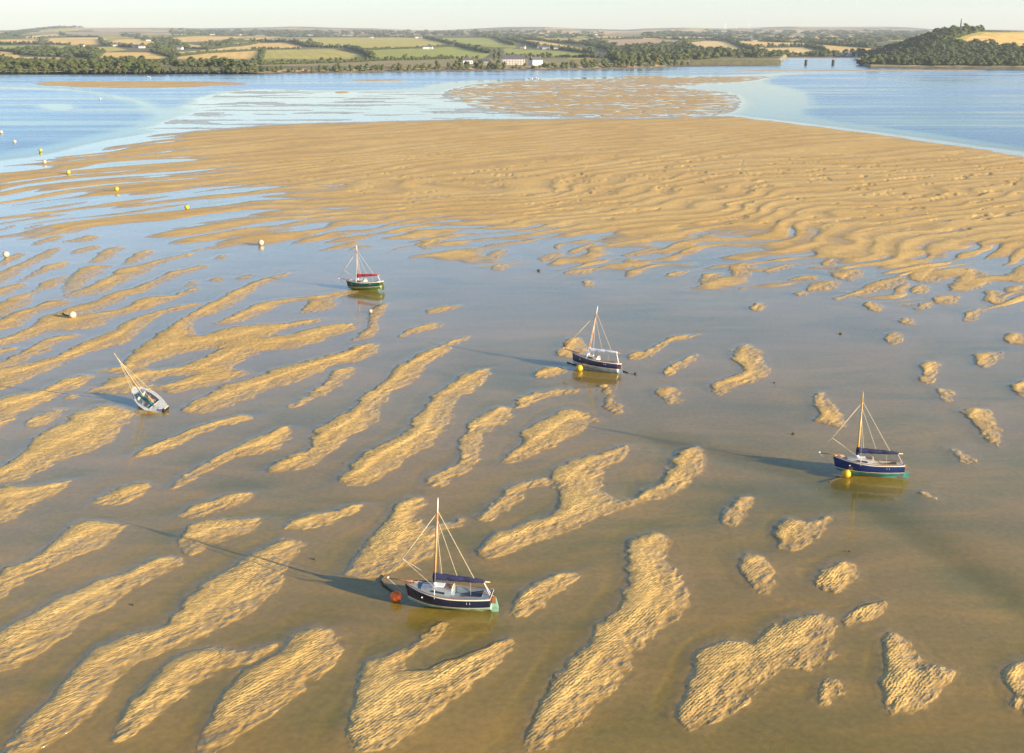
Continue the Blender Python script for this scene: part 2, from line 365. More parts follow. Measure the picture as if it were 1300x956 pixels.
def dunes(X, Y, lam, s=0, ang=22):
    """asymmetric current ripples, -1..1, steep side to the far left"""
    wx = 1.6 * fbm(X / 46, Y / 46, 11 + s, 3); wy = fbm(X / 20, Y / 20, 21 + s, 3)
    a, v = rot(X, Y, ang)
    ph = v / lam + 1.4 * wx + .75 * wy + 1.0 * fbm(a / 26, v / 9, 31 + s, 2)
    f = ph - np.floor(ph)
    prof = np.where(f < .78, f / .78, (1 - f) / .22)
    prof = prof * prof * (3 - 2 * prof) * 2 - 1
    gate = fbm(a / (lam * 2.4), v / (lam * .8), 41 + s, 3)
    return prof * .85 + gate * (1.3 if lam < 12 else .7)

def flat_dunes(X, Y, px):
    """short crested bars of the middle flat; they grow longer and wider apart away from the channel"""
    Ys = np.maximum(Y, 20.); A = 34 * X / Ys; W = 34 * np.log(Ys)
    q1, q2 = rot(A, W, 42)
    kl = np.clip(sstep(560, 220, px) + .6 * sstep(260, 330, Ys), 0, 1)       # 1 where crests run long
    mixl = lambda f_, l1, l2: f_(l1) * (1 - kl) + f_(l2) * kl
    ph = q2 + 2.2 * fbm(q1 / 9, q2 / 7, 211, 2) + mixl(lambda l: fbm(q1 / l, q2 / 2.2, 221, 2), 2.4, 6.5)
    f = ph - np.floor(ph)
    prof = np.where(f < .74, f / .74, (1 - f) / .26); prof = prof * prof * (3 - 2 * prof) * 2 - 1
    br = mixl(lambda l: fbm(q1 / l, ph / 1.1, 231, 2), 1.9, 4.6)             # crests break at their own places
    return prof * .8, mixl(lambda l: fbm(q1 / l, q2 / 1.3, 241, 3), 2.2, 5.) * 1.1 + br * 1.5
def sand_height(X, Y):
    px, py = proj(X, Y, 0.0)
    # --- traced bars
    wob = .30 * fbm(X / 1.1, Y / 1.1, 3, 3) + .35 * fbm(X / 4, Y / 4, 5, 2)
    d = near.at(X, Y, outside=-PADN); side = near.at(X, Y, near_side, outside=0.)
    d = d + .16 + wob * np.clip(Y / 60, .5, 1.6)
    lee = sstep(-.15, .6, side)
    w = 5.0 * (1 - lee) + .9 * lee
    amp = .12 + .05 * fbm(X / 14, Y / 14, 8, 2)
    amp = amp * (1 - .5 * sstep(120, 190, Y))
    hin = .004 + amp * (1 - np.exp(-np.clip(d, 0, 9) / w * 1.3)) * (1 + .25 * lee)
    big = .05 * fbm(X / 20, Y / 20, 71, 3)
    hout = -.004 - (.05 + .05 * lee * sstep(-3.4, -.6, d)) * (1 - np.exp(-np.clip(-d, 0, 9) / (3.4 - 2.3 * lee * sstep(-3.4, -.6, d)))) + big
    hout = np.minimum(hout, -.003 + .25 * np.clip(d, -1, 0) * .1)
    h1 = np.where(d > 0, hin, hout) + np.where(d > -1.2, .021 * fbm(rot(X, Y, 50)[0] / .8, rot(X, Y, 50)[1] / .42, 9, 3) * sstep(-1.2, .2, d), 0)
    # scour channel in the lower right, faint submerged swells
    g = poly_line_d(X, Y)
    h1 = h1 - np.where(d < .3, .10 * np.exp(-(g / 2.2) ** 2), 0)
    # --- middle flat
    b = table(TX, TY, TB, px, py)
    dp_, dg = flat_dunes(X, Y, px); dn = dp_ + dg * (1.6 - 1.35 * sstep(.02, .17, b)) - .25 * sstep(.13, .0, b)
    ampm = .062 + .035 * sstep(.08, .25, b)
    pit_a, pit_v = rot(X, Y, 34)
    pits = sstep(.37, .47, fbm(pit_a / 8, pit_v / 2.2, 55, 3)) * sstep(.04, .16, b)
    h2 = b + ampm * dn - np.maximum(b + ampm * dn + .06, 0) * pits * .55 * (1 - .5 * sstep(225, 185, py))
    smooth = sstep(.12, .3, b) * sstep(205, 172, py)       # smoother crown of the bank
    h2 = h2 * (1 - smooth) + smooth * (b + .075 * dunes(X, Y, 21., 4, 16))
    m = sstep(318, 345, py + .02 * (650 - px) * sstep(900, 200, px) + 0 * px)
    cut = np.interp(px, [300, 500, 700, 900, 1100, 1300], [306, 330, 346, 364, 384, 398])
    mm = sstep(-12, 26, py - cut)
    hn = np.maximum(h1, -.35)
    h = np.where(mm >= 1, hn, np.maximum(h2 - .2 * mm, np.where(py > 268, hn, -9)))
        # --- far edge of the bank and what lies beyond it
    ye = ground(px, np.interp(px, EDX, EDY))[1]
    t = ye - Y + 5 * fbm(X / 18, Y / 18, 61, 3)
    r = sstep(-2, 26, t)
    soft = sstep(160, 260, px) * sstep(960, 900, px)
    beyond = -1.0 * sstep(0, -30, t) - .03
    wf = reg('wet_flat', X, Y); fb = reg('far_bank', X, Y); spt = reg('spit', X, Y); md = reg('mud', X, Y)
    nz = fbm(X / 30, Y / 12, 81, 4)
    wf = wf + 14 * fbm(X / 40, Y / 25, 85, 4)
    hw = np.where(wf > -20, -.001 + .006 * nz + np.clip(wf / 12, -1.2, 0) * .9, -9)
    hf = .045 * sstep(0, 30, fb) + .075 * dunes(X, Y, 13., 9, 14) * sstep(-2, 10, fb) + .01 + np.clip((fb + 4 * nz) / 10, -1.5, 0) * .8
    hf = np.where(fb > -28, hf, -9)
    hs = np.where(spt > -18, .10 * sstep(-1, 10, spt + 6 * nz) + np.clip((spt + 6 * nz) / 8, -1.5, 0) * .8, -9)
    hm = np.where(md > -11, .12 + np.clip(md / 4, -3, 0) * .5, -9)
    beyond = np.maximum(np.maximum(np.maximum(beyond, hw), np.maximum(hf, hs)), hm)
    h = np.where(t > 30, h, np.maximum(h * r - .06 * (1 - r) * (1 - soft), -1.2) * (t > -2) + np.where(t <= -2, -9, 0))
    h = np.where(Y > ye - 40, np.maximum(h, np.where(t < 6, beyond, -9)), h)
    return h
CH = to_world(np.array([[835, 560], [900, 575], [960, 585], [1040, 610], [1100, 640], [1180, 690], [1260, 745], [1340, 800]]))
def poly_line_d(X, Y):
    d = np.full(X.shape, 1e9)
    for a, b in zip(CH[:-1], CH[1:]):
        e = b - a; wx = X - a[0]; wy = Y - a[1]; t = np.clip((wx * e[0] + wy * e[1]) / (e @ e), 0, 1)
        d = np.minimum(d, np.hypot(wx - e[0] * t, wy - e[1] * t))
    return d

rows = [34.0]
while rows[-1] < 1640: rows.append(rows[-1] * (1.0018 if rows[-1] < 130 else 1.0032 if rows[-1] < 250 else 1.0050))
rows = np.array(rows); NC = 1080
u = np.linspace(-1, 1, NC)
def fan(rows, nc, k=.56, c=20.):
    u = np.linspace(-1, 1, nc)
    Y = np.repeat(rows, nc); X = np.tile(u, len(rows)) * (Y * k + c)
    return X, Y
X, Y = fan(rows, NC)
Hs = sand_height(X, Y)
dry = sstep(.0, .10, Hs + .05 * fbm(X / 2.5, Y / 2.5, 90, 4))
gz = np.gradient(Hs.reshape(len(rows), NC), axis=0)
_px, _py = proj(X, Y, Hs); mf = sstep(345, 300, _py) * sstep(.02, .1, Hs)
dry = dry * (1 - mf * .42 * (1 - sstep(-.8, .35, flat_dunes(X, Y, _px)[0] + .5 * fbm(X / 8, Y / 4, 95, 3))))
sand = mesh_grid('sand', np.stack([X, Y, Hs], 1), len(rows), NC, attrs={'level': Hs, 'dry': dry})
tag(sand, kind='structure')

# ------------------------------------------------------------------ sand material
def N(nt, t, **kw):
    n = nt.nodes.new(t)
    for k, v in kw.items(): setattr(n, k, v)
    return n
def attr(nt, name):
    a = N(nt, 'ShaderNodeAttribute'); a.attribute_name = name; return a
def mrange(nt, src, a, b, c=0., d=1.):
    m = N(nt, 'ShaderNodeMapRange'); m.inputs[1].default_value = a; m.inputs[2].default_value = b
    m.inputs[3].default_value = c; m.inputs[4].default_value = d; nt.links.new(src, m.inputs[0]); return m.outputs[0]
def mixc(nt, f, a, b, mode='MIX'):
    m = N(nt, 'ShaderNodeMix', data_type='RGBA', blend_type=mode)
    for s, v in ((m.inputs[0], f), (m.inputs[6], a), (m.inputs[7], b)):
        if isinstance(v, (tuple, list)): s.default_value = (*v, 1) if len(v) == 3 else v
        elif isinstance(v, (int, float)): s.default_value = v
        else: nt.links.new(v, s)
    return m.outputs[2]
def math_(nt, op, a, b=0.):
    m = N(nt, 'ShaderNodeMath', operation=op)
    for s, v in ((m.inputs[0], a), (m.inputs[1], b)):
        if isinstance(v, (int, float)): s.default_value = v
        else: nt.links.new(v, s)
    return m.outputs[0]
def noise(nt, vec, sc, det=4, rough=.5, dist=0.):
    n = N(nt, 'ShaderNodeTexNoise'); n.inputs['Scale'].default_value = sc; n.inputs['Detail'].default_value = det
    n.inputs['Roughness'].default_value = rough; n.inputs['Distortion'].default_value = dist
    nt.links.new(vec, n.inputs['Vector']); return n.outputs[0]
def mapping(nt, vec, rz, sc):
    m = N(nt, 'ShaderNodeMapping'); m.inputs['Rotation'].default_value = (0, 0, R(rz)); m.inputs['Scale'].default_value = sc
    nt.links.new(vec, m.inputs['Vector']); return m.outputs[0]
m = bpy.data.materials.new('rippled_sand'); m.use_nodes = True; nt = m.node_tree; b = nt.nodes['Principled BSDF']
tc = N(nt, 'ShaderNodeTexCoord').outputs['Object']
lv = attr(nt, 'level').outputs['Fac']; dr = attr(nt, 'dry').outputs['Fac']
big = noise(nt, tc, .035, 4); fine = noise(nt, tc, 2.2, 5, .6); mid = noise(nt, mapping(nt, tc, -25, (.25, 1, 1)), .35, 4)
dryc = mixc(nt, mrange(nt, big, .35, .65), (.60, .385, .115), (.66, .45, .155))
wetc = mixc(nt, mrange(nt, mid, .3, .7), (.26, .17, .055), (.32, .215, .08))
subc = mixc(nt, mrange(nt, big, .35, .65), (.225, .152, .028), (.28, .19, .038))
subc = mixc(nt, mrange(nt, lv, -.16, -.04), mixc(nt, .5, subc, (.14, .12, .022)), subc)
damp = math_(nt, 'MULTIPLY', mrange(nt, mid, .3, .7, .75, 1.0), mrange(nt, dr, 0, 1, .25, 1))
top = mixc(nt, damp, wetc, dryc)
swirl = noise(nt, mapping(nt, tc, -28, (.28, 1, 1)), .16, 5, .6, 1.2)
subc = mixc(nt, 1, subc, mixc(nt, mrange(nt, swirl, .35, .65), (.74, .86, .80), (1.22, 1.12, 1.08)), 'MULTIPLY')
colr = mixc(nt, mrange(nt, lv, -.004, .012), mixc(nt, mrange(nt, lv, -.05, 0, 0, .6), subc, wetc), top)
colr = mixc(nt, .35, colr, mixc(nt, 1, colr, mrange(nt, fine, .3, .7, .6, 1.4), 'MULTIPLY'))
nt.links.new(colr, b.inputs['Base Color'])
nt.links.new(mrange(nt, dr, 0, .8, .2, .75), b.inputs['Roughness']); b.inputs['Specular IOR Level'].default_value = .35
# small current ripples, a quarter of a metre apart
warp = N(nt, 'ShaderNodeTexNoise'); warp.inputs['Scale'].default_value = .22; warp.inputs['Detail'].default_value = 2; nt.links.new(tc, warp.inputs['Vector'])
vadd = N(nt, 'ShaderNodeVectorMath', operation='MULTIPLY_ADD'); nt.links.new(warp.outputs['Color'], vadd.inputs[0])
vadd.inputs[1].default_value = (.9, .9, 0); nt.links.new(tc, vadd.inputs[2])
rp = N(nt, 'ShaderNodeTexWave', wave_type='BANDS', bands_direction='Y', wave_profile='SIN')
rp.inputs['Scale'].default_value = 1.55; rp.inputs['Distortion'].default_value = 3.2; rp.inputs['Detail'].default_value = 1.5
rp.inputs['Detail Scale'].default_value = 1.6; rp.inputs['Detail Roughness'].default_value = .55
nt.links.new(mapping(nt, vadd.outputs[0], -50, (1, 1, 1)), rp.inputs['Vector'])
scal = noise(nt, mapping(nt, vadd.outputs[0], -52, (.55, 1, 1)), 4.6, 2, .5)
rip = math_(nt, 'ADD', math_(nt, 'MULTIPLY', rp.outputs['Fac'], .24), math_(nt, 'MULTIPLY', scal, 2.1))
rip = math_(nt, 'MULTIPLY', rip, mrange(nt, noise(nt, tc, .16, 3), .35, .6, .45, 1.15))
rip = math_(nt, 'MULTIPLY', rip, mrange(nt, lv, .0, .035, .10, 1.0))
bp = N(nt, 'ShaderNodeBump'); bp.inputs['Strength'].default_value = 1; bp.inputs['Distance'].default_value = .068
nt.links.new(rip, bp.inputs['Height']); 
bp2 = N(nt, 'ShaderNodeBump'); bp2.inputs['Strength'].default_value = 1; bp2.inputs['Distance'].default_value = .16
nt.links.new(math_(nt, 'MULTIPLY', noise(nt, mapping(nt, tc, -22, (.35, 1, 1)), .9, 4, .55), mrange(nt, lv, .0, .05)), bp2.inputs['Height']); nt.links.new(bp.outputs[0], bp2.inputs['Normal'])
nt.links.new(bp2.outputs[0], b.inputs['Normal'])
sand.data.materials.append(m)

# ------------------------------------------------------------------ water
wr = [34.0]
while wr[-1] < 2900: wr.append(wr[-1] * 1.0055)
wr = np.array(wr); WC = 640
WX, WY = fan(wr, WC)
wh = sand_height(WX, WY)
depth = np.clip(-wh, 0, 1.2)
breeze = np.clip(sstep(-6, 10, reg('breezy', WX, WY)) * (1 - sstep(-4, 6, reg('calm', WX, WY))), 0, 1)
breeze = np.where(WY > 1235, .85, breeze); depth = np.where(WY > 1580, 1.2, depth)
water = mesh_grid('water', np.stack([WX, WY, 0 * WX], 1), len(wr), WC, attrs={'depth': depth, 'breeze': breeze})
tag(water, kind='structure')
m = bpy.data.materials.new('estuary_water'); m.use_nodes = True; nt = m.node_tree; nt.nodes.remove(nt.nodes['Principled BSDF'])
tc = N(nt, 'ShaderNodeTexCoord').outputs['Object']; dp = attr(nt, 'depth').outputs['Fac']; bz = attr(nt, 'breeze').outputs['Fac']
n1 = noise(nt, mapping(nt, tc, 8, (.35, 1, 1)), .55, 3, .6); n2 = noise(nt, mapping(nt, tc, -6, (.12, 1, 1)), .035, 4, .55); n3 = noise(nt, tc, 3.5, 2)
gust = mrange(nt, n2, .36, .62, .15, 1.0)
br = math_(nt, 'MULTIPLY', bz, gust)
hgt = math_(nt, 'ADD', math_(nt, 'MULTIPLY', n1, math_(nt, 'MULTIPLY', br, .20)), math_(nt, 'MULTIPLY', n3, .0016))
bp = N(nt, 'ShaderNodeBump'); bp.inputs['Strength'].default_value = 1; bp.inputs['Distance'].default_value = 1.0
nt.links.new(hgt, bp.inputs['Height'])
fr = N(nt, 'ShaderNodeFresnel'); fr.inputs['IOR'].default_value = 1.21; nt.links.new(bp.outputs[0], fr.inputs['Normal'])
gl = N(nt, 'ShaderNodeBsdfGlossy'); gl.inputs['Color'].default_value = (1, 1, 1, 1)
nt.links.new(mrange(nt, br, 0, 1, .05, .32), gl.inputs['Roughness']); nt.links.new(bp.outputs[0], gl.inputs['Normal'])
tr = N(nt, 'ShaderNodeBsdfTransparent'); nt.links.new(mixc(nt, mrange(nt, dp, 0, .25), (.98, .98, .96), (.86, .90, .80)), tr.inputs['Color'])
df = N(nt, 'ShaderNodeBsdfDiffuse'); nt.links.new(mixc(nt, mrange(nt, dp, .2, .7), (.17, .13, .03), (.015, .14, .205)), df.inputs['Color'])
turb = N(nt, 'ShaderNodeMixShader'); nt.links.new(mrange(nt, dp, .10, .8, .0, 1.0), turb.inputs[0]); nt.links.new(tr.outputs[0], turb.inputs[1]); nt.links.new(df.outputs[0], turb.inputs[2])
mx = N(nt, 'ShaderNodeMixShader'); geo = N(nt, 'ShaderNodeNewGeometry'); nt.links.new(math_(nt, 'MULTIPLY', fr.outputs[0], math_(nt, 'SUBTRACT', 1., geo.outputs['Backfacing'])), mx.inputs[0]); nt.links.new(turb.outputs[0], mx.inputs[1]); nt.links.new(gl.outputs[0], mx.inputs[2])
nt.links.new(mx.outputs[0], nt.nodes['Material Output'].inputs['Surface'])
water.data.materials.append(m)

# ------------------------------------------------------------------ land beyond the estuary
SHX = np.array([-500, 0, 100, 300, 400, 500, 600, 700, 800, 850, 900, 975, 990, 1000, 1085, 1092, 1105, 1200, 1300, 1800.])
SHY = np.array([95, 95, 95, 95, 93.3, 91.5, 90, 89, 87, 85.5, 84.5, 84, 82, 73.2, 73.2, 82, 86.3, 86.6, 87, 88.])
SKX = np.array([-400, 0, 12, 30, 50, 70, 93, 107, 142, 215, 254, 325, 370, 421, 472, 510, 548, 564, 600, 650, 690, 741, 792, 818, 868, 920, 960, 1000, 1065, 1117, 1156, 1182, 1300, 1800.])
SKY = np.array([37, 38, 39, 37, 35, 33, 33, 35, 35, 35, 36, 35, 33.5, 35, 35.5, 37.5, 39, 38, 36, 34, 34, 36, 37.5, 36, 35, 36, 35, 33.5, 33.5, 33.5, 35, 37, 38, 38.])
DK = np.array([1340, 1590, 1850, 2180, 2650, 3250, 4100, 5200, 6800, 9000])
PK = np.array([84, 80, 74, 68, 61, 54.5, 50, 46.0, 42.5, 38.5])
HILLX = np.array([1000, 1095, 1117, 1143, 1169, 1190, 1211, 1248, 1300, 1400, 1600, 1900.])
HILLP = np.array([88, 79, 67.5, 59, 49.5, 41, 38.5, 39, 40.5, 40, 39, 43.])
def land_height(X, Y):
    px = 650 + FPX * X / (Y * cp + (CAM_H - 15) * sp_)
    sky_ = np.interp(px, SKX, SKY)
    pyv = np.interp(Y, DK, PK)
    pyv = np.where(Y > 9000, 38.5 + (sky_ + .3 - 38.5) * sstep(9000, 11000, Y), pyv)
    far_up = sstep(5200, 9000, Y) * np.where(Y <= 9000, 1, 0)
    pyv = pyv + far_up * (np.minimum(sky_ + 1.5, 39.5) - 38.5) * .8
    z = row_z(Y, pyv)
    z = z + 3.0 * sstep(1500, 2900, Y) * fbm(X / 480, Y / 480, 101, 3) * np.clip(Y / 2500, 0, 1.4)
    z = np.where(Y > 11300, z - (Y - 11300) * .06, z)
    ys = ground(px, np.interp(px, SHX, SHY))[1] + 9 * fbm(X / 30, 0 * Y, 111, 3) * (1 - sstep(800, 900, px))
    s = Y - ys
    zs = np.where(s < 0, -2.2, np.where(s < 14, .12 * s - .2, np.where(s < 24, 1.48 + (s - 14) * .25, 4)))
    flat = sstep(820, 870, px) * sstep(1092, 1080, px)                # saltings and mud beside the bridge
    zs = zs * (1 - flat) + flat * np.where(s < 0, -2.2, np.clip(s * .02, 0, .9))
    k = sstep(20, 110, s) * (1 - flat) + flat * sstep(60, 260, s)
    k = np.where(s < 0, 0, k)
    z = zs * (1 - k) + np.maximum(z, 2.) * k
    # wooded hill right of the bridge
    hp = np.interp(px, HILLX, HILLP); zt = row_z(2070., hp)
    prof = sstep(1560, 2060, Y) ** .8 * sstep(3100, 2200, Y) * sstep(1098, 1112, px)
    kk = np.where(s < 4, 0, prof)
    z = np.where((px > 1096) & (s > 4), np.maximum(z, 1. * (s > 8) * 1.0 + zt * kk * (s > 0)), z)
    return z
def land_px(px, py, ymin=1120., ymax=11200.):
    """world point on the land under photo pixel"""
    Ys = np.exp(np.linspace(math.log(ymin), math.log(ymax), 700)); y = (433 - py) / FPX
    zr = CAM_H + Ys * (-sp_ + y * cp) / (cp + y * sp_)
    Xs = (px - 650) / FPX * (Ys * cp + (CAM_H - zr) * sp_)
    zl = land_height(Xs, Ys)
    i = np.where((zl >= zr) & (zl > -.5))[0]
    i = i[0] if len(i) else 699
    return Vector((Xs[i], Ys[i], zl[i]))
HC = {'a': (0, 0, 3.939), 'b': (320, 0, 3.939), 'c': (640, 0, 3.939), 'd': (960, 0, 3.8235)}
GOLD = (.72, .48, .15); PALE = (.70, .51, .21); OLIVE = (.46, .40, .10); GREEN = (.33, .35, .075); DULL = (.36, .28, .15); BROWN = (.46, .32, .18)
FIELDS = [
 ('a', GREEN, '0,228 330,226 330,248 0,252'), ('a', GOLD, '0,258 80,262 100,285 350,290 370,318 60,305 0,285'),
 ('a', GOLD, '480,297 520,262 760,262 850,288 700,304 560,302'), ('a', GOLD, '870,318 890,285 1040,265 1290,254 1290,308 1000,320'),
 ('a', PALE, '830,266 1040,250 1300,215 1300,250 1040,268 860,274'), ('a', PALE, '1150,205 1300,188 1300,205 1200,218 1140,215'),
 ('a', GOLD, '545,205 640,195 760,205 800,228 720,238 560,226'), ('a', GOLD, '225,222 250,197 500,200 510,222 360,225'),
 ('a', GOLD, '0,200 215,197 200,220 0,218'), ('a', PALE, '60,192 200,175 310,168 320,182 200,193'), ('a', PALE, '240,192 500,187 540,196 250,198'),
 ('a', GOLD, '860,190 1000,182 1230,185 1050,205 880,212'), ('a', OLIVE, '190,150 330,140 420,150 300,160 200,160'), ('a', BROWN, '450,140 760,145 760,155 470,158'),
 ('a', DULL, '320,160 600,160 600,178 420,182'), ('a', OLIVE, '400,242 560,232 640,250 500,262'), ('a', PALE, '880,215 1000,228 1050,215 980,240 880,238'),
 ('b', OLIVE, '50,322 70,250 200,248 400,245 520,270 600,300 480,310 400,312 380,322 200,324'), ('b', GOLD, '0,218 150,215 240,228 250,240 0,242'),
 ('b', GOLD, '0,205 130,187 0,190'), ('b', OLIVE, '180,205 340,188 860,190 960,215 1010,228 870,238 560,248 480,238 360,232 300,210'),
 ('b', GREEN, '560,252 870,240 1010,232 1190,270 1150,294 1000,294 800,298 640,305 610,290'), ('b', GREEN, '910,190 1140,190 1200,200 1300,235 1200,235 1060,220'),
 ('b', GREEN, '1255,245 1300,240 1300,285 1265,270'), ('b', GOLD, '0,255 30,252 35,300 0,308'), ('b', BROWN, '0,160 130,165 140,180 0,185'),
 ('c', GREEN, '0,242 160,250 280,255 430,268 300,282 0,282'), ('c', GREEN, '0,205 60,225 60,238 0,235'), ('c', GOLD, '90,200 180,200 290,225 430,250 300,245 180,225'),
 ('c', OLIVE, '240,195 420,205 520,240 400,230'), ('c', BROWN, '470,200 700,195 880,205 860,220 700,232 600,235 500,215'), ('c', GOLD, '680,185 1000,185 1000,198 700,195'),
 ('c', PALE, '890,215 1000,205 1110,208 1210,262 1000,262 930,240'), ('c', GOLD, '1120,205 1300,208 1300,235 1200,235'), ('c', GOLD, '1210,240 1300,237 1300,258 1280,265'),
 ('c', GOLD, '320,290 530,292 540,300 330,307'), ('c', PALE, '150,155 290,160 290,172 160,168'), ('c', GOLD, '450,180 600,185 560,195 470,190'), ('c', OLIVE, '0,295 300,292 300,330 0,330'),
 ('d', GOLD, '0,203 240,208 270,215 100,225 0,225'), ('d', PALE, '0,235 230,230 330,264 0,256'), ('d', GOLD, '270,222 340,218 555,235 550,250 420,254 350,254'),
 ('d', PALE, '635,155 770,155 770,165 650,165'), ('d', OLIVE, '915,208 980,180 1080,155 1400,152 1400,250 1150,226 1060,215 1000,218'), ('d', GOLD, '1000,200 1040,178 1120,160 1400,158 1400,226 1160,214'),
 ('d', OLIVE, '1230,262 1400,270 1400,285 1240,275')]
lr = [1180.]
while lr[-1] < 13500: lr.append(lr[-1] + (5 if lr[-1] < 1750 else lr[-1] * .0055))
lr = np.array(lr); LC = 1100
LX, LY = fan(lr, LC, .60, 0)
LZ = land_height(LX, LY)
lpx, lpy = proj(LX, LY, LZ)
base = np.array([.155, .145, .068])
lc = np.tile(base, (len(LX), 1)) * (1 + .5 * fbm(LX / 90, LY / 160, 121, 4))[:, None]
# remote patchwork beyond the traced fields
ca = np.floor(LX / 330 + .5 * fbm(LX / 500, LY / 500, 131, 2)); cb = np.floor(LY / 520 + .8 * fbm(LX / 700, LY / 700, 141, 2) + (ca % 2) * .5)
hh = _h(ca, cb, 5); pal = np.array([DULL, OLIVE, PALE, BROWN, (.13, .14, .06), (.20, .19, .09)])
k = sstep(3400, 4000, LY)[:, None]; lc = lc * (1 - k) + k * pal[(hh * 5.99).astype(int)] * (.8 + .3 * fbm(LX / 60, LY / 160, 151, 2))[:, None]
hillm = (lpx > 1096) & (LY < 3100); lc[hillm] = np.array([.10, .105, .045])
for c, colr_, pts in FIELDS:
    ox, oy, kk = HC[c]; P = np.array([[float(v) for v in q.split(',')] for q in pts.split()]) / kk + [ox, oy]
    bb = (lpx > P[:, 0].min()) & (lpx < P[:, 0].max()) & (lpy > P[:, 1].min()) & (lpy < P[:, 1].max())
    if c == 'd' and P[:, 0].min() > 1180: bb &= LY < 3100
    i = np.where(bb)[0]
    ins = poly_sdf(P, lpx[i], lpy[i]) > 0; i = i[ins]
    lc[i] = np.array(colr_) * (1 + .16 * fbm(LX[i] / 60, LY[i] / 40, 161, 4) + .05 * np.sin(LX[i] * .35 + LY[i] * .08))[:, None]
shore = (LZ < 4.2) & (LY < 2400)
lc[shore] = np.array([.27, .24, .10])
rock = (LZ < 1.6) & (LY < 2350); lc[rock] = (np.array([.15, .13, .10]) * (1 + .6 * fbm(LX / 7, LY / 7, 171, 3))[:, None])[rock]
cliff = (LZ >= 1.6) & (LZ < 4.5) & (LY < 1700) & (fbm(LX / 16, LY / 16, 181, 3) > .08); lc[cliff] = (.36, .27, .15)
hills = mesh_grid('hills', np.stack([LX, LY, LZ], 1), len(lr), LC, keep=LZ > -1.9, color={'tint': np.clip(lc, .01, .9)})
tag(hills, kind='structure')
m = bpy.data.materials.new('farmland'); m.use_nodes = True; nt = m.node_tree; b = nt.nodes['Principled BSDF']
b.inputs['Roughness'].default_value = .9; b.inputs['Specular IOR Level'].default_value = .15
tc = N(nt, 'ShaderNodeTexCoord').outputs['Object']
c0 = attr(nt, 'tint').outputs['Color']
nt.links.new(mixc(nt, 1, c0, mrange(nt, noise(nt, tc, .06, 5, .65), .3, .7, .72, 1.28), 'MULTIPLY'), b.inputs['Base Color'])
bp = N(nt, 'ShaderNodeBump'); bp.inputs['Strength'].default_value = .6; bp.inputs['Distance'].default_value = 1.0
nt.links.new(noise(nt, tc, .15, 5, .6), bp.inputs['Height']); nt.links.new(bp.outputs[0], b.inputs['Normal'])
hills.data.materials.append(m)

# ------------------------------------------------------------------ generic mesh builder
class MB:
    def __init__(s): s.V = []; s.F = []
    def add(s, V, F):
        n = len(s.V); s.V += [tuple(v) for v in V]; s.F += [tuple(i + n for i in f) for f in F]; return s
    def box(s, c, d, M=None):
        x, y, z = d[0] / 2, d[1] / 2, d[2] / 2
        V = [Vector((sx * x, sy * y, sz * z)) for sz in (-1, 1) for sy in (-1, 1) for sx in (-1, 1)]
        if M: V = [M @ v for v in V]
        V = [v + Vector(c) for v in V]
        return s.add(V, [(0, 2, 3, 1), (4, 5, 7, 6), (0, 1, 5, 4), (2, 6, 7, 3), (0, 4, 6, 2), (1, 3, 7, 5)])
    def tube(s, pts, r, n=8, sq=1.0, cap=True):
        pts = [Vector(p) for p in pts]
        rs = r if isinstance(r, (list, tuple)) else [r] * len(pts)
        base = len(s.V)
        for i, p in enumerate(pts):
            t = (pts[min(i + 1, len(pts) - 1)] - pts[max(i - 1, 0)]).normalized()
            a = t.cross(Vector((0, 0, 1)));
            if a.length < .05: a = t.cross(Vector((0, 1, 0)))
            a.normalize(); bb = t.cross(a)
            for k in range(n):
                th = 2 * math.pi * k / n
                s.V.append(tuple(p + a * math.cos(th) * rs[i] + bb * math.sin(th) * rs[i] * sq))
        for i in range(len(pts) - 1):
            for k in range(n):
                a0 = base + i * n + k; a1 = base + i * n + (k + 1) % n
                s.F.append((a0, a1, a1 + n, a0 + n))
        if cap:
            s.F.append(tuple(base + k for k in range(n))[::-1]); e = base + (len(pts) - 1) * n
            s.F.append(tuple(e + k for k in range(n)))
        return s
    def sphere(s, c, r, nu=16, nv=10, sz=1.0):
        base = len(s.V); c = Vector(c)
        for j in range(1, nv):
            ph = math.pi * j / nv
            for k in range(nu):
                th = 2 * math.pi * k / nu
                s.V.append(tuple(c + Vector((math.sin(ph) * math.cos(th) * r, math.sin(ph) * math.sin(th) * r, math.cos(ph) * r * sz))))
        s.V.append(tuple(c + Vector((0, 0, r * sz)))); s.V.append(tuple(c - Vector((0, 0, r * sz)))); tp = len(s.V) - 2; bt = tp + 1
        for j in range(nv - 2):
            for k in range(nu):
                a = base + j * nu + k; b_ = base + j * nu + (k + 1) % nu
                s.F.append((a, a + nu, b_ + nu, b_))
        for k in range(nu):
            s.F.append((tp, base + k, base + (k + 1) % nu)); e = base + (nv - 2) * nu; s.F.append((bt, e + (k + 1) % nu, e + k))
        return s
    def build(s, name, m, parent=None, smooth=False, loc=None):
        me = bpy.data.meshes.new(name); me.from_pydata(s.V, [], s.F); me.update()
        if smooth: me.polygons.foreach_set('use_smooth', [True] * len(me.polygons))
        me.materials.append(m); o = bpy.data.objects.new(name, me); COL.objects.link(o)
        if parent: o.parent = parent
        if loc is not None: o.location = loc
        return o
def empty(name, loc, rot_=(0, 0, 0)):
    o = bpy.data.objects.new(name, None); COL.objects.link(o); o.location = loc; o.rotation_euler = rot_; o.empty_display_size = .5; return o

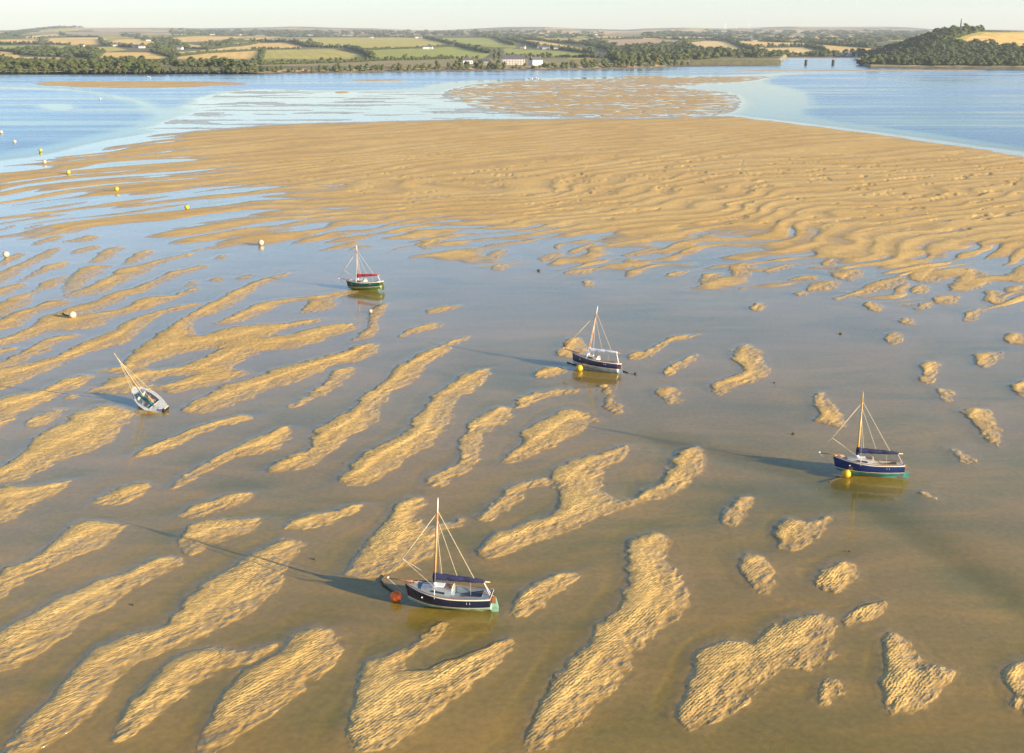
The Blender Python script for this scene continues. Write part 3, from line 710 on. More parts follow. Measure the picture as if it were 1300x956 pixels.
# ------------------------------------------------------------------ sailing boats
MT = dict(
 navy=mat('navy_gelcoat', (.012, .016, .04), .18, vary=.25, scale=1.5), blue=mat('royal_blue_gelcoat', (.012, .028, .115), .18, vary=.2, scale=1.5),
 violet=mat('indigo_gelcoat', (.018, .018, .062), .2, vary=.2, scale=1.5), green=mat('bottle_green_gelcoat', (.006, .072, .055), .18, vary=.2, scale=1.5),
 cream=mat('cream_gelcoat', (.72, .66, .52), .3, vary=.08), white=mat('white_paint', (.8, .8, .78), .35, vary=.06),
 anti=mat('pale_green_antifouling', (.22, .40, .30), .6, vary=.3, scale=2.2), antid=mat('dark_green_antifouling', (.07, .25, .2), .6, vary=.35, scale=2),
 antib=mat('grey_blue_antifouling', (.34, .42, .45), .6, vary=.35, scale=2), lime=mat('olive_antifouling', (.16, .24, .05), .6, vary=.35, scale=2),
 deckg=mat('grey_blue_deck', (.18, .25, .30), .7, vary=.12, scale=5), deckp=mat('pale_deck', (.46, .45, .40), .7, vary=.12, scale=5),
 wood=mat('varnished_spar', (.46, .21, .06), .3, vary=.25, scale=2), woodl=mat('pale_spar', (.55, .34, .09), .35, vary=.15, scale=2),
 teak=mat('teak_trim', (.30, .14, .06), .5, vary=.25, scale=4), coverb=mat('navy_canvas', (.018, .022, .075), .85, vary=.3, scale=6, bump=.03),
 coverw=mat('white_canvas', (.62, .64, .68), .8, vary=.1, scale=6, bump=.03), coverr=mat('red_canvas', (.42, .02, .03), .85, vary=.2, scale=6, bump=.03),
 covert=mat('teal_canvas', (.015, .13, .14), .85, vary=.3, scale=6, bump=.03), rope=mat('pale_rope', (.55, .48, .34), .8, vary=.15, scale=8),
 steel=mat('galvanised_steel', (.32, .32, .31), .5, .4), dark=mat('smoked_window', (.02, .03, .04), .1), black=mat('black_plastic', (.02, .02, .02), .4),
 orange=mat('orange_canvas', (.75, .24, .02), .7, vary=.2, scale=5), jib=mat('furled_sailcloth', (.52, .44, .29), .8, vary=.15, scale=6), rustsail=mat('red_brown_canvas', (.24, .04, .02), .8, vary=.2, scale=6),
 dgrey=mat('grey_side_deck', (.27, .31, .33), .7, vary=.15, scale=5), rust=mat('weed_covered_iron', (.07, .05, .03), .9, vary=.4, scale=8, bump=.02),
)
# brushed grain along the spars comes from the noise; the hull loft below is shared in method, not in size
def hull_y(t, full=1.0):                       # t: 0 keel .. 1 sheer
    return (1 - (1 - t) ** (2.6 * full)) ** .62
def loft(mb, L, B, sheer, keel, zlo, zhi, n=26, rows=5, side=0, off=0., transom=True):
    """outer skin of the hull between the heights zlo(x) and zhi(x)"""
    xs = [L / 2 - L * i / n for i in range(n + 1)]
    for sd_ in (1, -1):
        V = []
        for i, x in enumerate(xs):
            q = i / n
            hb = B / 2 * (min(1, (1 - (1 - min(q / .52, 1)) ** 2.0)) ** .8 if q < .52 else 1 - .30 * ((q - .52) / .48) ** 2)
            hb = max(hb, .018)
            for r in range(rows + 1):
                z = zlo(x) + (zhi(x) - zlo(x)) * r / rows
                kz = keel(x); t = max(0., min(1, (z - kz) / (sheer(x) - kz)))
                full = 1.0 if q > .3 else .45 + .55 * q / .3
                y = hb * hull_y(t, full) + off
                xx = x + (.28 * (t - 1) if i == 0 else .28 * (t - 1) * max(0, 1 - q * 6))
                xx += -.10 * (1 - t) * 0 if i < n else 0
                V.append((xx, sd_ * y, z))
        F = []
        for i in range(n):
            for r in range(rows):
                a = i * (rows + 1) + r; b_ = a + rows + 1
                F.append((a, a + 1, b_ + 1, b_) if sd_ > 0 else (a, b_, b_ + 1, a + 1))
        mb.add(V, F)
        if transom:                                       # half the transom, closed to the centreline
            e = n * (rows + 1); P = [V[e + r] for r in range(rows + 1)]
            Q = [(p[0], 0, p[2]) for p in P]
            mb.add(P + Q, [((r, r + 1, rows + 2 + r, rows + 1 + r) if sd_ < 0 else (r, rows + 1 + r, rows + 2 + r, r + 1)) for r in range(rows)])
    return mb
def half_beam(x, L, B):
    q = (L / 2 - x) / L
    return B / 2 * (min(1, (1 - (1 - min(q / .52, 1)) ** 2.0)) ** .8 if q < .52 else 1 - .30 * ((q - .52) / .48) ** 2)
def deck_strip(mb, L, B, xa, xb, ya, yb, zf, n=10):
    """horizontal sheet between fractions ya..yb of the half beam on both sides (or across when ya<0)"""
    V = []; F = []
    for i in range(n + 1):
        x = xa + (xb - xa) * i / n; hb = half_beam(x, L, B)
        V += [(x, ya(x, hb), zf(x)), (x, yb(x, hb), zf(x))]
    for i in range(n): F.append((2 * i, 2 * i + 2, 2 * i + 3, 2 * i + 1))
    mb.add(V, F)

def solve_attitude(loc, head, mtop, tx, ty, start=(0., 0.)):
    """roll and pitch that put the masthead where the photograph has it, by Newton steps"""
    a = np.array(start, float)
    def f(a):
        M = Matrix.Translation(loc) @ Euler((a[0], a[1], head), 'XYZ').to_matrix().to_4x4()
        p = M @ Vector(mtop); q = proj(p.x, p.y, p.z); return np.array([q[0] - tx, q[1] - ty])
    for _ in range(25):
        f0 = f(a); J = np.stack([(f(a + [1e-4, 0]) - f0) / 1e-4, (f(a + [0, 1e-4]) - f0) / 1e-4], 1)
        try: st = np.linalg.solve(J + 1e-9 * np.eye(2), -f0)
        except Exception: break
        a = a + np.clip(st, -.1, .1)
    return a

def sailboat(label, head_deg, lift, bow, stern, tip, mast_top, hullm, botm, deckm, coverm, sparm, L=5.9, B=2.15, sink=.0, extra=None, att=None, sprit_up=0., z0=None, jibtop=.86, hood=True):
    bx, by = ground(*bow, z=.35); sx, sy = ground(*stern, z=.35)
    head = R(head_deg); loc = Vector(((bx + sx) / 2, (by + sy) / 2, .42 - sink)); loc.x -= math.sin(head) * (B * .28) * (1 if math.cos(head) > 0 else -1) * (-1 if math.cos(head) > 0 else 1) * 0
    loc.y += .6                                  # traced line is the near side of the hull
    mx = .95
    mtop = (mx - mast_top * .03, 0, mast_top)
    a = att if att is not None else solve_attitude(loc, head, mtop, *tip)
    print('BOAT', label[:30], 'roll %.1f pitch %.1f head %.1f' % (math.degrees(a[0]), math.degrees(a[1]), math.degrees(head)), tuple(round(v, 2) for v in loc))
    root = empty('sailing_boat', loc, (a[0], a[1], head))
    tag(root, label, 'boat', 'sailing boats aground on the sand')
    sheer = lambda x: .72 + .34 * max(0, (x + .6) / (L / 2)) ** 1.7 * .95 + .10 * max(0, (-x - .6) / (L / 2)) ** 1.5
    keel = lambda x: -.42 + .36 * max(0, (x - .6) / (L / 2 - .6)) ** 2 + .16 * max(0, (-x - 1.2) / (L / 2 - 1.2)) ** 1.5
    wl = lambda x: .02 + .10 * max(0, x / (L / 2)) ** 2 + .09 * max(0, -x / (L / 2)) ** 2
    wl2 = lambda x: wl(x) + .055
    s1 = lambda x: sheer(x) - .075
    loft(MB(), L, B, sheer, keel, wl2, s1, rows=5).build('hull', hullm, root, True)
    loft(MB(), L, B, sheer, keel, wl, wl2, rows=1, off=.006).build('waterline_stripe', MT['cream'], root, True)
    loft(MB(), L, B, sheer, keel, keel, wl, rows=5).build('hull_bottom', botm, root, True)
    loft(MB(), L, B, sheer, keel, s1, sheer, rows=1, off=.022).build('rubbing_strake', MT['cream'], root, True)
    # keel fin and skeg
    k = MB(); k.box((-.6, 0, -.46), (3.6, .12, .30)); k.build('keel', botm, root)
    # toe rail
    for sd_ in (1, -1):
        pts = [(x, sd_ * (half_beam(x, L, B) - .01), sheer(x) + .03) for x in [L / 2 - L * i / 16 for i in range(17)]]
        MB().tube(pts, .026, 6).build('toe_rail', MT['teak'] if hullm is not MT['green'] else MT['cream'], root, True)
    zd = lambda x: sheer(x) - .03
    d = MB()
    deck_strip(d, L, B, L / 2 - .02, 1.75, lambda x, h: -h * .98, lambda x, h: h * .98, zd, 8)
    for sd_ in (1, -1):
        deck_strip(d, L, B, 1.75, -2.35, (lambda x, h: -h * .98) if sd_ < 0 else (lambda x, h: h * .62), (lambda x, h: -h * .62) if sd_ < 0 else (lambda x, h: h * .98), zd, 14)
    deck_strip(d, L, B, -2.35, -L / 2, lambda x, h: -h * .98, lambda x, h: h * .98, zd, 3)
    d.build('deck', deckm, root)
    # coachroof
    c = MB(); xa, xb = 1.75, -.35; n = 8; V = []; F = []
    for i in range(n + 1):
        x = xa + (xb - xa) * i / n; h = half_beam(x, L, B) * .62; zt = zd(x) + .10 + .20 * min(1, i / 3)
        V += [(x, -h, zd(x) - .02), (x, -h * .9, zt), (x, 0, zt + .06), (x, h * .9, zt), (x, h, zd(x) - .02)]
    for i in range(n):
        for r in range(4): a0 = i * 5 + r; F.append((a0, a0 + 1, a0 + 6, a0 + 5))
    F += [(0, 1, 2, 3, 4), tuple(n * 5 + q for q in (4, 3, 2, 1, 0))]
    cab = c.add(V, F).build('cabin', MT['deckp'] if deckm is MT['deckp'] else MT['dgrey'], root)
    for sd_ in (1, -1):
        wdw = MB()
        h1, h2 = half_beam(.9, L, B), half_beam(.1, L, B)
        wdw.add([(1.0, sd_ * (h1 * .62 + .006), zd(1) + .07), (1.0, sd_ * (h1 * .60 + .006), zd(1) + .19), (.1, sd_ * (h2 * .585 + .006), zd(.1) + .22), (.1, sd_ * (h2 * .62 + .006), zd(.1) + .08)], [(0, 1, 2, 3)])
        wdw.build('window', MT['dark'], cab)
    MB().box((.55, 0, zd(.5) + .385), (.62, .55, .05)).build('hatch', MT['white'], cab)
    MB().box((-.15, 0, zd(0) + .39), (.5, .62, .05)).build('companion_hatch', MT['teak'], cab)
    if hood:
        s_ = MB()
        s_.tube([(-.30, .45, zd(0) + .02), (-.34, .42, zd(0) + .42), (-.36, 0, zd(0) + .52), (-.34, -.42, zd(0) + .42), (-.30, -.45, zd(0) + .02)], .035, 6)
        s_.build('hoop', MT['cream'], root, True)
    # cockpit well
    c = MB(); zf = .12
    for (x0, x1) in ((-.35, -2.35),):
        h0, h1 = half_beam(x0, L, B) * .62, half_beam(x1, L, B) * .62
        t0, t1 = zd(x0) + .07, zd(x1) + .05
        top = [(x0, -h0, t0), (x1, -h1, t1), (x1, h1, t1), (x0, h0, t0)]
        seat = [(x0, -h0, .36), (x1, -h1, .36), (x1, h1, .36), (x0, h0, .36)]
        V = top + seat; c.add(V, [(0, 4, 5, 1), (1, 5, 6, 2), (2, 6, 7, 3), (0, 3, 7, 4)])
        i0, i1 = .26, .24
        c.add([(x0, -h0, .36), (x1, -h1, .36), (x1, -i1, .36), (x0, -i0, .36)], [(0, 1, 2, 3)])
        c.add([(x0, h0, .36), (x1, h1, .36), (x1, i1, .36), (x0, i0, .36)], [(3, 2, 1, 0)])
        c.add([(x0, -i0, .36), (x1, -i1, .36), (x1, -i1, zf), (x0, -i0, zf), (x0, i0, .36), (x1, i1, .36), (x1, i1, zf), (x0, i0, zf)], [(0, 1, 2, 3), (7, 6, 5, 4), (3, 2, 6, 7), (1, 5, 6, 2), (0, 3, 7, 4)])
    c.build('cockpit', deckm, root)
    MB().tube([(-.35, -.66, zd(0) + .07), (-1.3, -.66, zd(-1) + .075), (-2.35, -.56, zd(-2.3) + .06)], .022, 5).tube([(-.35, .66, zd(0) + .07), (-1.3, .66, zd(-1) + .075), (-2.35, .56, zd(-2.3) + .06)], .022, 5).build('coaming', MT['teak'], root)
    # rudder, tiller
    r = MB(); r.add([(-L / 2 - .02, -.025, .62), (-L / 2 - .28, -.025, .60), (-L / 2 - .48, -.02, -.1), (-L / 2 - .44, -.02, -.48), (-L / 2 + .02, -.02, -.48),
                     (-L / 2 - .02, .025, .62), (-L / 2 - .28, .025, .60), (-L / 2 - .48, .02, -.1), (-L / 2 - .44, .02, -.48), (-L / 2 + .02, .02, -.48)],
                    [(0, 1, 2, 3, 4), (9, 8, 7, 6, 5), (0, 5, 6, 1), (1, 6, 7, 2), (2, 7, 8, 3), (3, 8, 9, 4), (4, 9, 5, 0)])
    rd = r.build('rudder', botm, root); MB().box((-L / 2 - .14, 0, .42), (.26, .09, .46)).build('rudder_head', MT['teak'], root)
    MB().tube([(-L / 2 - .15, 0, .68), (-L / 2 + .5, 0, .88), (-L / 2 + 1.1, 0, .86)], [.03, .026, .02], 6).build('tiller', MT['teak'], root, True)
    # spars
    mh = mast_top; rk = .03
    mp = lambda z: (mx - z * rk, 0, z)
    MB().tube([mp(sheer(mx) - .1), mp(mh * .5), mp(mh * .86)], [.085, .082, .065], 10).build('mast', sparm, root, True)
    MB().tube([mp(mh * .86), mp(mh * .95), mp(mh)], [.055, .040, .018], 8).build('masthead', MT['white'] if sparm is MT['wood'] else sparm, root, True)
    MB().tube([mp(sheer(mx) + .25), mp(sheer(mx) + .62)], [.11, .10], 10).build('mast_collar', MT['white'], root, True)
    zb = 1.60; bl_ = 3.45
    MB().tube([(mx - .1, 0, zb), (mx - bl_ - .32, 0, zb + .05 + lift)], .045, 8).build('boom', sparm, root, True)
    cv = MB(); n = 18; P = []; RR = []
    for i in range(n + 1):
        q = i / n; P.append((mx + .02 - bl_ * q, .02 * math.sin(q * 19), zb + .08 + lift * q + .05 * (1 - q) + .012 * math.sin(q * 31)))
        RR.append((.16 * (1 - q) ** .5 + .085) * (.93 + .07 * math.sin(q * 40)))
    cv.tube(P, RR, 10, 1.05).build('sail_cover', coverm, root, True)
    cv = MB().tube([mp(zb - .28), mp(zb + .1), mp(zb + .42)], [.12, .17, .11], 10).build('mast_boot', coverm, root, True)
    MB().tube([(mx - bl_ + .1, .02, zb + lift), (-L / 2 + .12, .14, sheer(-L / 2))], .015, 5).tube([(mx - bl_ + .1, -.02, zb + lift), (-L / 2 + .12, -.14, sheer(-L / 2))], .015, 5).build('boom_crutch', MT['white'], root)
    for xx in (-1.5,):
        MB().tube([(xx, .0, zb - .05), (xx - .03, .02, .62)], .007, 4).build('reef_line', MT['rope'], root)
    # bowsprit and rigging
    L2 = L / 2; bt = Vector((L2 + 1.15, 0, sheer(L2) + .12 + sprit_up))
    MB().tube([(L2 - .9, 0, sheer(L2) + .02), bt], [.05, .038], 8).build('bowsprit', MT['teak'] if sprit_up < .3 else sparm, root, True)
    jt = Vector(mp(mh * jibtop))
    MB().tube([jt, jt.lerp(bt, .5), bt + Vector((-.02, 0, .12))], [.022, .040, .034], 6).build('furled_jib', MT['jib'], root, True)
    MB().tube([bt + Vector((0, 0, .12)), bt + Vector((0, 0, .02))], [.07, .08], 8).build('furling_drum', MT['white'], root)
    mid_ = jt.lerp(bt, .70)
    for sd_ in (1, -1):
        MB().tube([mid_, (.55, sd_ * .55, zd(.6) + .25)], .012, 4).build('jib_sheet', MT['rope'], root)
        MB().tube([mp(mh * .84), (mx - .25, sd_ * (half_beam(mx, L, B) - .02), sheer(mx))], .011, 4).build('shroud', MT['steel'], root)
        MB().tube([(mx - .25, sd_ * (half_beam(mx, L, B) + .03), sheer(mx) + .42), (mx - .25, sd_ * (half_beam(mx, L, B) + .028), sheer(mx) - .22)], .022, 5).build('chainplate', MT['white'], root)
    MB().tube([mp(mh * .88), (mx - bl_ * .78, 0, zb + .22 + lift * .78)], .020, 5).build('topping_lift', MT['jib'], root)
    MB().tube([mp(mh * .80), (mx - bl_ * .46, 0, zb + .18 + lift * .46)], .012, 4).build('halyard', MT['rope'], root)
    MB().tube([mp(mh * .72), (mx - .55, 0, zb + .1)], .012, 4).build('halyard', MT['rope'], root)
    MB().tube([bt, (L2 - .05, 0, .25)], .014, 4).build('bobstay', MT['steel'], root)
    # portlights and number marks on both bows
    for sd_ in (1, -1):
        for (xx, zz, r_) in ((.95 + .62, .52, .055),):
            kz = keel(xx); t = (zz - kz) / (sheer(xx) - kz); y = half_beam(xx, L, B) * hull_y(t, .95)
            MB().tube([(xx, sd_ * (y - .03), zz), (xx, sd_ * (y + .035), zz)], r_, 10).build('porthole', MT['white'], root)
        for xx in (-1.45, -1.65):
            y = half_beam(xx, L, B)
            MB().box((xx, sd_ * (y * .985 + .012), .47), (.045, .04, .15)).build('sail_number_mark', MT['dgrey'], root)
    MB().box((L2 - .55, 0, sheer(L2 - .5) + .03), (.25, .18, .10)).tube([(L2 - .35, .25, sheer(2.6) + .02), (L2 - .35, .25, sheer(2.6) + .2)], .02, 6).build('samson_post', MT['teak'], root)
    return root, loc, head

b1, l1, h1 = sailboat('black hulled gaff sailing boat with navy sail cover and orange buoy at bow', 171, 0, (515, 764), (622, 777), (556, 632), 7.25, MT['navy'], MT['anti'], MT['deckg'], MT['coverb'], MT['wood'])
b2, l2, h2 = sailboat('royal blue hulled sailing boat with dark sail cover and pale yellow mast', 168, 0, (1059, 596), (1150, 607), (1096, 497), 6.9, MT['blue'], MT['antid'], MT['deckp'], MT['coverb'], MT['woodl'])
b3, l3, h3 = sailboat('indigo hulled sailing boat with a white sail cover and yellow buoy under its bow', 153, .3, (727, 461), (784, 474), (759, 388), 6.85, MT['violet'], MT['antib'], MT['deckp'], MT['coverw'], MT['wood'], sprit_up=.05)
b4, l4, h4 = sailboat('small bottle green sailing boat with red sail cover standing in shallow water', 161, .1, (438, 364), (485, 368), (457, 308.5), 6.35, MT['green'], MT['lime'], MT['deckp'], MT['coverr'], MT['wood'])
MB().tube([Vector((2.95 + 1.15, 0, 1.6)), Vector((3.9, 0, 2.05))], [.13, .10], 8).build('furled_tack', MT['rustsail'], b3, True)

# the small heeled boat on the left
def heeled_boat():
    L, B = 5.3, 2.2
    bx, by = ground(168, 508, z=.3); sx, sy = ground(207, 523, z=.3)
    head = R(140); loc = Vector((*[float(v) for v in ground(190, 511, z=.3)], .33))
    a = solve_attitude(loc, head, (.9, 0, 7.3), 144.5, 448, (-.75, 0))
    print('BOAT5 roll %.1f pitch %.1f' % (math.degrees(a[0]), math.degrees(a[1])))
    root = empty('sailing_boat', loc, (a[0], a[1], head))
    tag(root, 'pale grey decked open sailing boat heeled hard over with teal sail bundle', 'boat', 'sailing boats aground on the sand')
    sheer = lambda x: .50 + .16 * max(0, x / (L / 2)) ** 2; keel = lambda x: -.34 + .32 * max(0, (x - .3) / (L / 2 - .3)) ** 2 + .12 * max(0, (-x - 1) / (L / 2 - 1)) ** 2
    loft(MB(), L, B, sheer, keel, lambda x: .0, lambda x: sheer(x) - .06, rows=4).build('hull', MT['black'], root, True)
    loft(MB(), L, B, sheer, keel, keel, lambda x: .0, rows=4).build('hull_bottom', MT['antib'], root, True)
    loft(MB(), L, B, sheer, keel, lambda x: sheer(x) - .06, sheer, rows=1, off=.02).build('rubbing_strake', MT['cream'], root, True)
    zd = lambda x: sheer(x) - .02
    d = MB(); deck_strip(d, L, B, L / 2 - .02, 1.15, lambda x, h: -h * .98, lambda x, h: h * .98, zd, 8)
    deck_strip(d, L, B, 1.15, -1.2, lambda x, h: -h * .98, lambda x, h: -h * .66, zd, 10); deck_strip(d, L, B, 1.15, -1.2, lambda x, h: h * .66, lambda x, h: h * .98, zd, 10)
    deck_strip(d, L, B, -1.2, -L / 2, lambda x, h: -h * .98, lambda x, h: h * .98, zd, 4)
    d.build('deck', mat('weathered_pale_deck', (.52, .53, .50), .7, vary=.15, scale=4), root)
    f = MB(); deck_strip(f, L, B, 1.15, -1.2, lambda x, h: -h * .66, lambda x, h: h * .66, lambda x: .12, 8)
    for sd_ in (1, -1):
        V = []; F = []
        for i in range(9):
            x = 1.15 - 2.35 * i / 8; h = half_beam(x, L, B) * .66 * sd_; V += [(x, h, zd(x)), (x, h, .12)]
        for i in range(8): F.append((2 * i, 2 * i + 1, 2 * i + 3, 2 * i + 2))
        f.add(V, F)
    f.add([(1.15, -.6, zd(1)), (1.15, .6, zd(1)), (1.15, .6, .12), (1.15, -.6, .12)], [(0, 1, 2, 3)]).add([(-1.2, -.62, zd(1)), (-1.2, .62, zd(1)), (-1.2, .62, .12), (-1.2, -.62, .12)], [(0, 1, 2, 3)])
    f.build('cockpit', MT['deckp'], root)
    MB().box((.35, 0, .34), (.22, 1.2, .04)).build('thwart', MT['deckg'], root); MB().box((-.6, 0, .34), (.22, 1.25, .04)).build('thwart', MT['deckg'], root)
    MB().box((1.32, 0, .56), (.55, 1.15, .05)).build('foredeck_panel', MT['deckg'], root)
    MB().box((-.15, -.22, .42), (.75, .26, .12)).box((-.05, .08, .40), (.6, .2, .10)).build('cushion', MT['orange'], root)
    P = []; RR = []
    for i in range(13):
        q = i / 12; P.append((1.2 - 2.9 * q, .18 + .08 * math.sin(q * 9), .78 + .05 * math.sin(q * 13))); RR.append(.12 * math.sin(math.pi * min(.97, q * .9 + .1)) + .04)
    MB().tube(P, RR, 9).build('sail_bundle', MT['covert'], root, True)
    mp = lambda z: (.9, 0, z)
    MB().tube([mp(.1), mp(3), mp(7.3)], [.065, .06, .025], 8).build('mast', MT['woodl'], root, True)
    MB().tube([(.72, 0, .8), (.80, 0, 5.9)], [.045, .02], 6).build('furled_sail', MT['jib'], root, True)
    MB().tube([mp(6.2), (L / 2 - .1, 0, sheer(2.3))], .016, 5).build('forestay', MT['jib'], root)
    for sd_ in (1, -1): MB().tube([mp(6.1), (.6, sd_ * .93, sheer(.6))], .014, 4).build('shroud', MT['rope'], root)
    MB().tube([mp(6.8), (-L / 2 + .6, .1, .85)], .014, 4).build('topping_lift', MT['rope'], root)
    ob = MB().box((-L / 2 - .18, -.1, .55), (.30, .22, .34)).tube([(-L / 2 - .16, -.1, .4), (-L / 2 - .2, -.1, -.35)], .05, 8).build('outboard_motor', MT['black'], root)
    MB().box((-L / 2 - .06, -.1, .40), (.08, .3, .2)).build('bracket', MT['teak'], ob)
    MB().box((-L / 2 - .16, .25, .1), (.28, .04, .85)).build('rudder', MT['teak'], root)
    for xx in (-1.5, -1.75, -2.0): MB().box((xx, .2, zd(xx) + .012), (.05, .6, .02)).build('deck_batten', MT['steel'], root)
    return root
b5 = heeled_boat()

# ------------------------------------------------------------------ buoys and things on the sand
MY = mat('yellow_buoy_plastic', (.60, .38, .015), .5, vary=.25, scale=4); MO = mat('orange_buoy_plastic', (.85, .14, .012), .5, vary=.3, scale=4); MW = mat('white_buoy_plastic', (.50, .44, .33), .5, vary=.2, scale=5)
MYG = mat('greenish_yellow_buoy_plastic', (.45, .40, .03), .5, vary=.3, scale=5)
def hgt_at(x, y): return max(0., float(sand_height(np.array([x]), np.array([y]))[0]))
def buoy(px, py, r, m_, label, group=None, z=None, tilt=.3):
    x, y = [float(v) for v in ground(px, py, z=r * .8)]
    h = hgt_at(x, y); r *= .88 if py > 270 else .70; root = empty('mooring_buoy', (x, y, h - .02), (tilt, tilt * .7, px * .37))
    tag(root, label, 'buoy', group)
    MB().sphere((0, 0, r), r, 18, 12, .94).build('float', m_, root, True)
    mb = MB(); P = [(r * .16 * math.cos(t * math.pi / 5), 0, r * 1.98 + r * .16 * math.sin(t * math.pi / 5)) for t in range(11)]
    mb.tube(P, r * .05, 6).build('lifting_eye', MT['rust'], root, True)
    MB().tube([(0, 0, r * 1.86), (0, 0, r * 1.97)], [r * .32, r * .2], 12).build('collar', m_, root, True)
    return root
GB = 'mooring buoys on the flats'
buoy(505, 756, .44, MO, 'orange mooring buoy under the bowsprit of the black hulled boat')
buoy(1072.5, 601, .44, MY, 'bright yellow mooring buoy against the bow of the royal blue boat')
buoy(733, 466.5, .46, MY, 'yellow mooring buoy tucked under the bow of the indigo boat', tilt=.5)
buoy(332, 308, .62, MW, 'white mooring buoy in shallow water far left of the green boat', GB)
buoy(7, 323, .62, MW, 'pale mooring buoy on a sand bar at the far left edge', GB)
buoy(91, 401, .55, MW, 'pale mooring buoy with dark chain lying on the rippled left sand bar', GB)
buoy(237, 262, .75, MY, 'yellow buoy nearest on the left flat, right of the others in its line', GB)
buoy(149, 240, .8, MYG, 'dull yellow buoy between the pale and the bright one in the line', GB)
buoy(86, 218, .85, MYG, 'yellow buoy at the edge of the wet flat on the left', GB)
buoy(55.5, 205, .8, MW, 'cream buoy where the wet flat meets the pale water', GB)
buoy(51, 190, .85, MYG, 'yellowish buoy floating in the pale margin of the left channel', GB)
buoy(18, 179, .85, MW, 'cream buoy floating in the blue left channel', GB)
buoy(1, 167, .9, MW, 'white buoy at the left edge floating in the blue channel', GB)
buoy(127, 125, 1.0, MW, 'white buoy far out in the left channel below the sand spit', GB)
buoy(471, 395, .30, MW, 'small white buoy on the narrow sand bar below the green boat', GB)
def chain(label, pts, r=.045, name='mooring_chain', m_=None):
    W = []
    for i in range(len(pts) - 1):
        for k in range(6):
            q = k / 6; W.append((pts[i][0] * (1 - q) + pts[i + 1][0] * q, pts[i][1] * (1 - q) + pts[i + 1][1] * q))
    W.append(pts[-1]); P = []
    for i, (a_, b_) in enumerate(W):
        x, y = [float(v) for v in ground(a_, b_)]
        P.append((x + random.uniform(-.03, .03), y + random.uniform(-.03, .03), hgt_at(x, y) + .03))
    o = MB().tube(P, [r * random.uniform(.8, 1.3) for _ in P], 6).build(name, m_ or MT['rust'], None, True)
    return tag(o, label, 'chain')
chain('weedy mooring chain curling ahead of the orange buoy', [(502, 753), (494, 748), (487, 743), (484, 737), (489, 731)], .06)
chain('dark mooring chain trailing from the yellow buoy of the royal blue boat', [(1068, 607), (1060, 609), (1052, 612)], .05)
chain('short dark chain left of the indigo boat and its buoy', [(733, 464), (726, 462), (720, 460)], .07)
chain('dark chain and shackle astern of the indigo boat', [(786, 469), (793, 472), (798, 474)], .05)
chain('dark chain running left from the pale buoy on the rippled bar', [(88, 402.5), (82, 401), (80, 399)], .10)
rockm = mat('dark_wet_stone', (.05, .045, .03), .5, vary=.4, scale=6, bump=.04)
def lump(px, py, r, label):
    x, y = [float(v) for v in ground(px, py)]
    mb = MB().sphere((0, 0, r * .25), r, 12, 8, .55)
    mb.V = [tuple(Vector(v) * (1 + .35 * (random.random() - .5))) for v in mb.V]
    o = mb.build('stone', rockm, None, False, (x, y, hgt_at(x, y))); o.rotation_euler = (0, 0, px)
    return tag(o, label, 'stone', 'dark stones and weed clumps on the flats')
for px, py, r, lb in [(807, 475, .22, 'dark stone in the shallows right of the indigo boat'), (737, 481, .15, 'small dark stone in front of the indigo boat'), (983, 486, .12, 'small dark stone right of the S shaped bar'),
                      (1007, 551, .16, 'dark stone left of the bar behind the royal blue boat'), (169, 768, .09, 'small dark stone between two long bars, lower left'), (399, 710, .10, 'small dark stone left of the bar behind the black boat'),
                      (1078, 700, .09, 'small dark stone below the royal blue boat'), (435, 588, .08, 'tiny dark stone between two bars left of the centre'), (684, 344, .3, 'dark weed clump in mid channel'), (1067, 424, .2, 'dark stone in the right hand shallows')]:
    lump(px, py, r, lb)
# little craft far off
def tiny_boat(px, py, label, L=4.):
    x, y = [float(v) for v in ground(px, py)]
    root = empty('moored_dinghy', (x, y, .0), (0, 0, R(160))); tag(root, label, 'boat')
    sh = lambda x_: .55; ke = lambda x_: -.2
    loft(MB(), L, 1.7, sh, ke, ke, sh, n=10, rows=3).build('hull', MT['white'], root, True)
    MB().box((0, 0, .50), (L * .5, 1.1, .06)).box((.4, 0, .75), (1.0, .9, .5)).build('cuddy', MT['white'], root)
tiny_boat(188, 98, 'tiny white boat off the far wooded shore, left', 5.5)
tiny_boat(673, 100, 'tiny white boat at the edge of the far sandbank, left of its neighbour', 4.5)
tiny_boat(681, 100, 'tiny white boat at the edge of the far sandbank, right of its neighbour', 4.5)

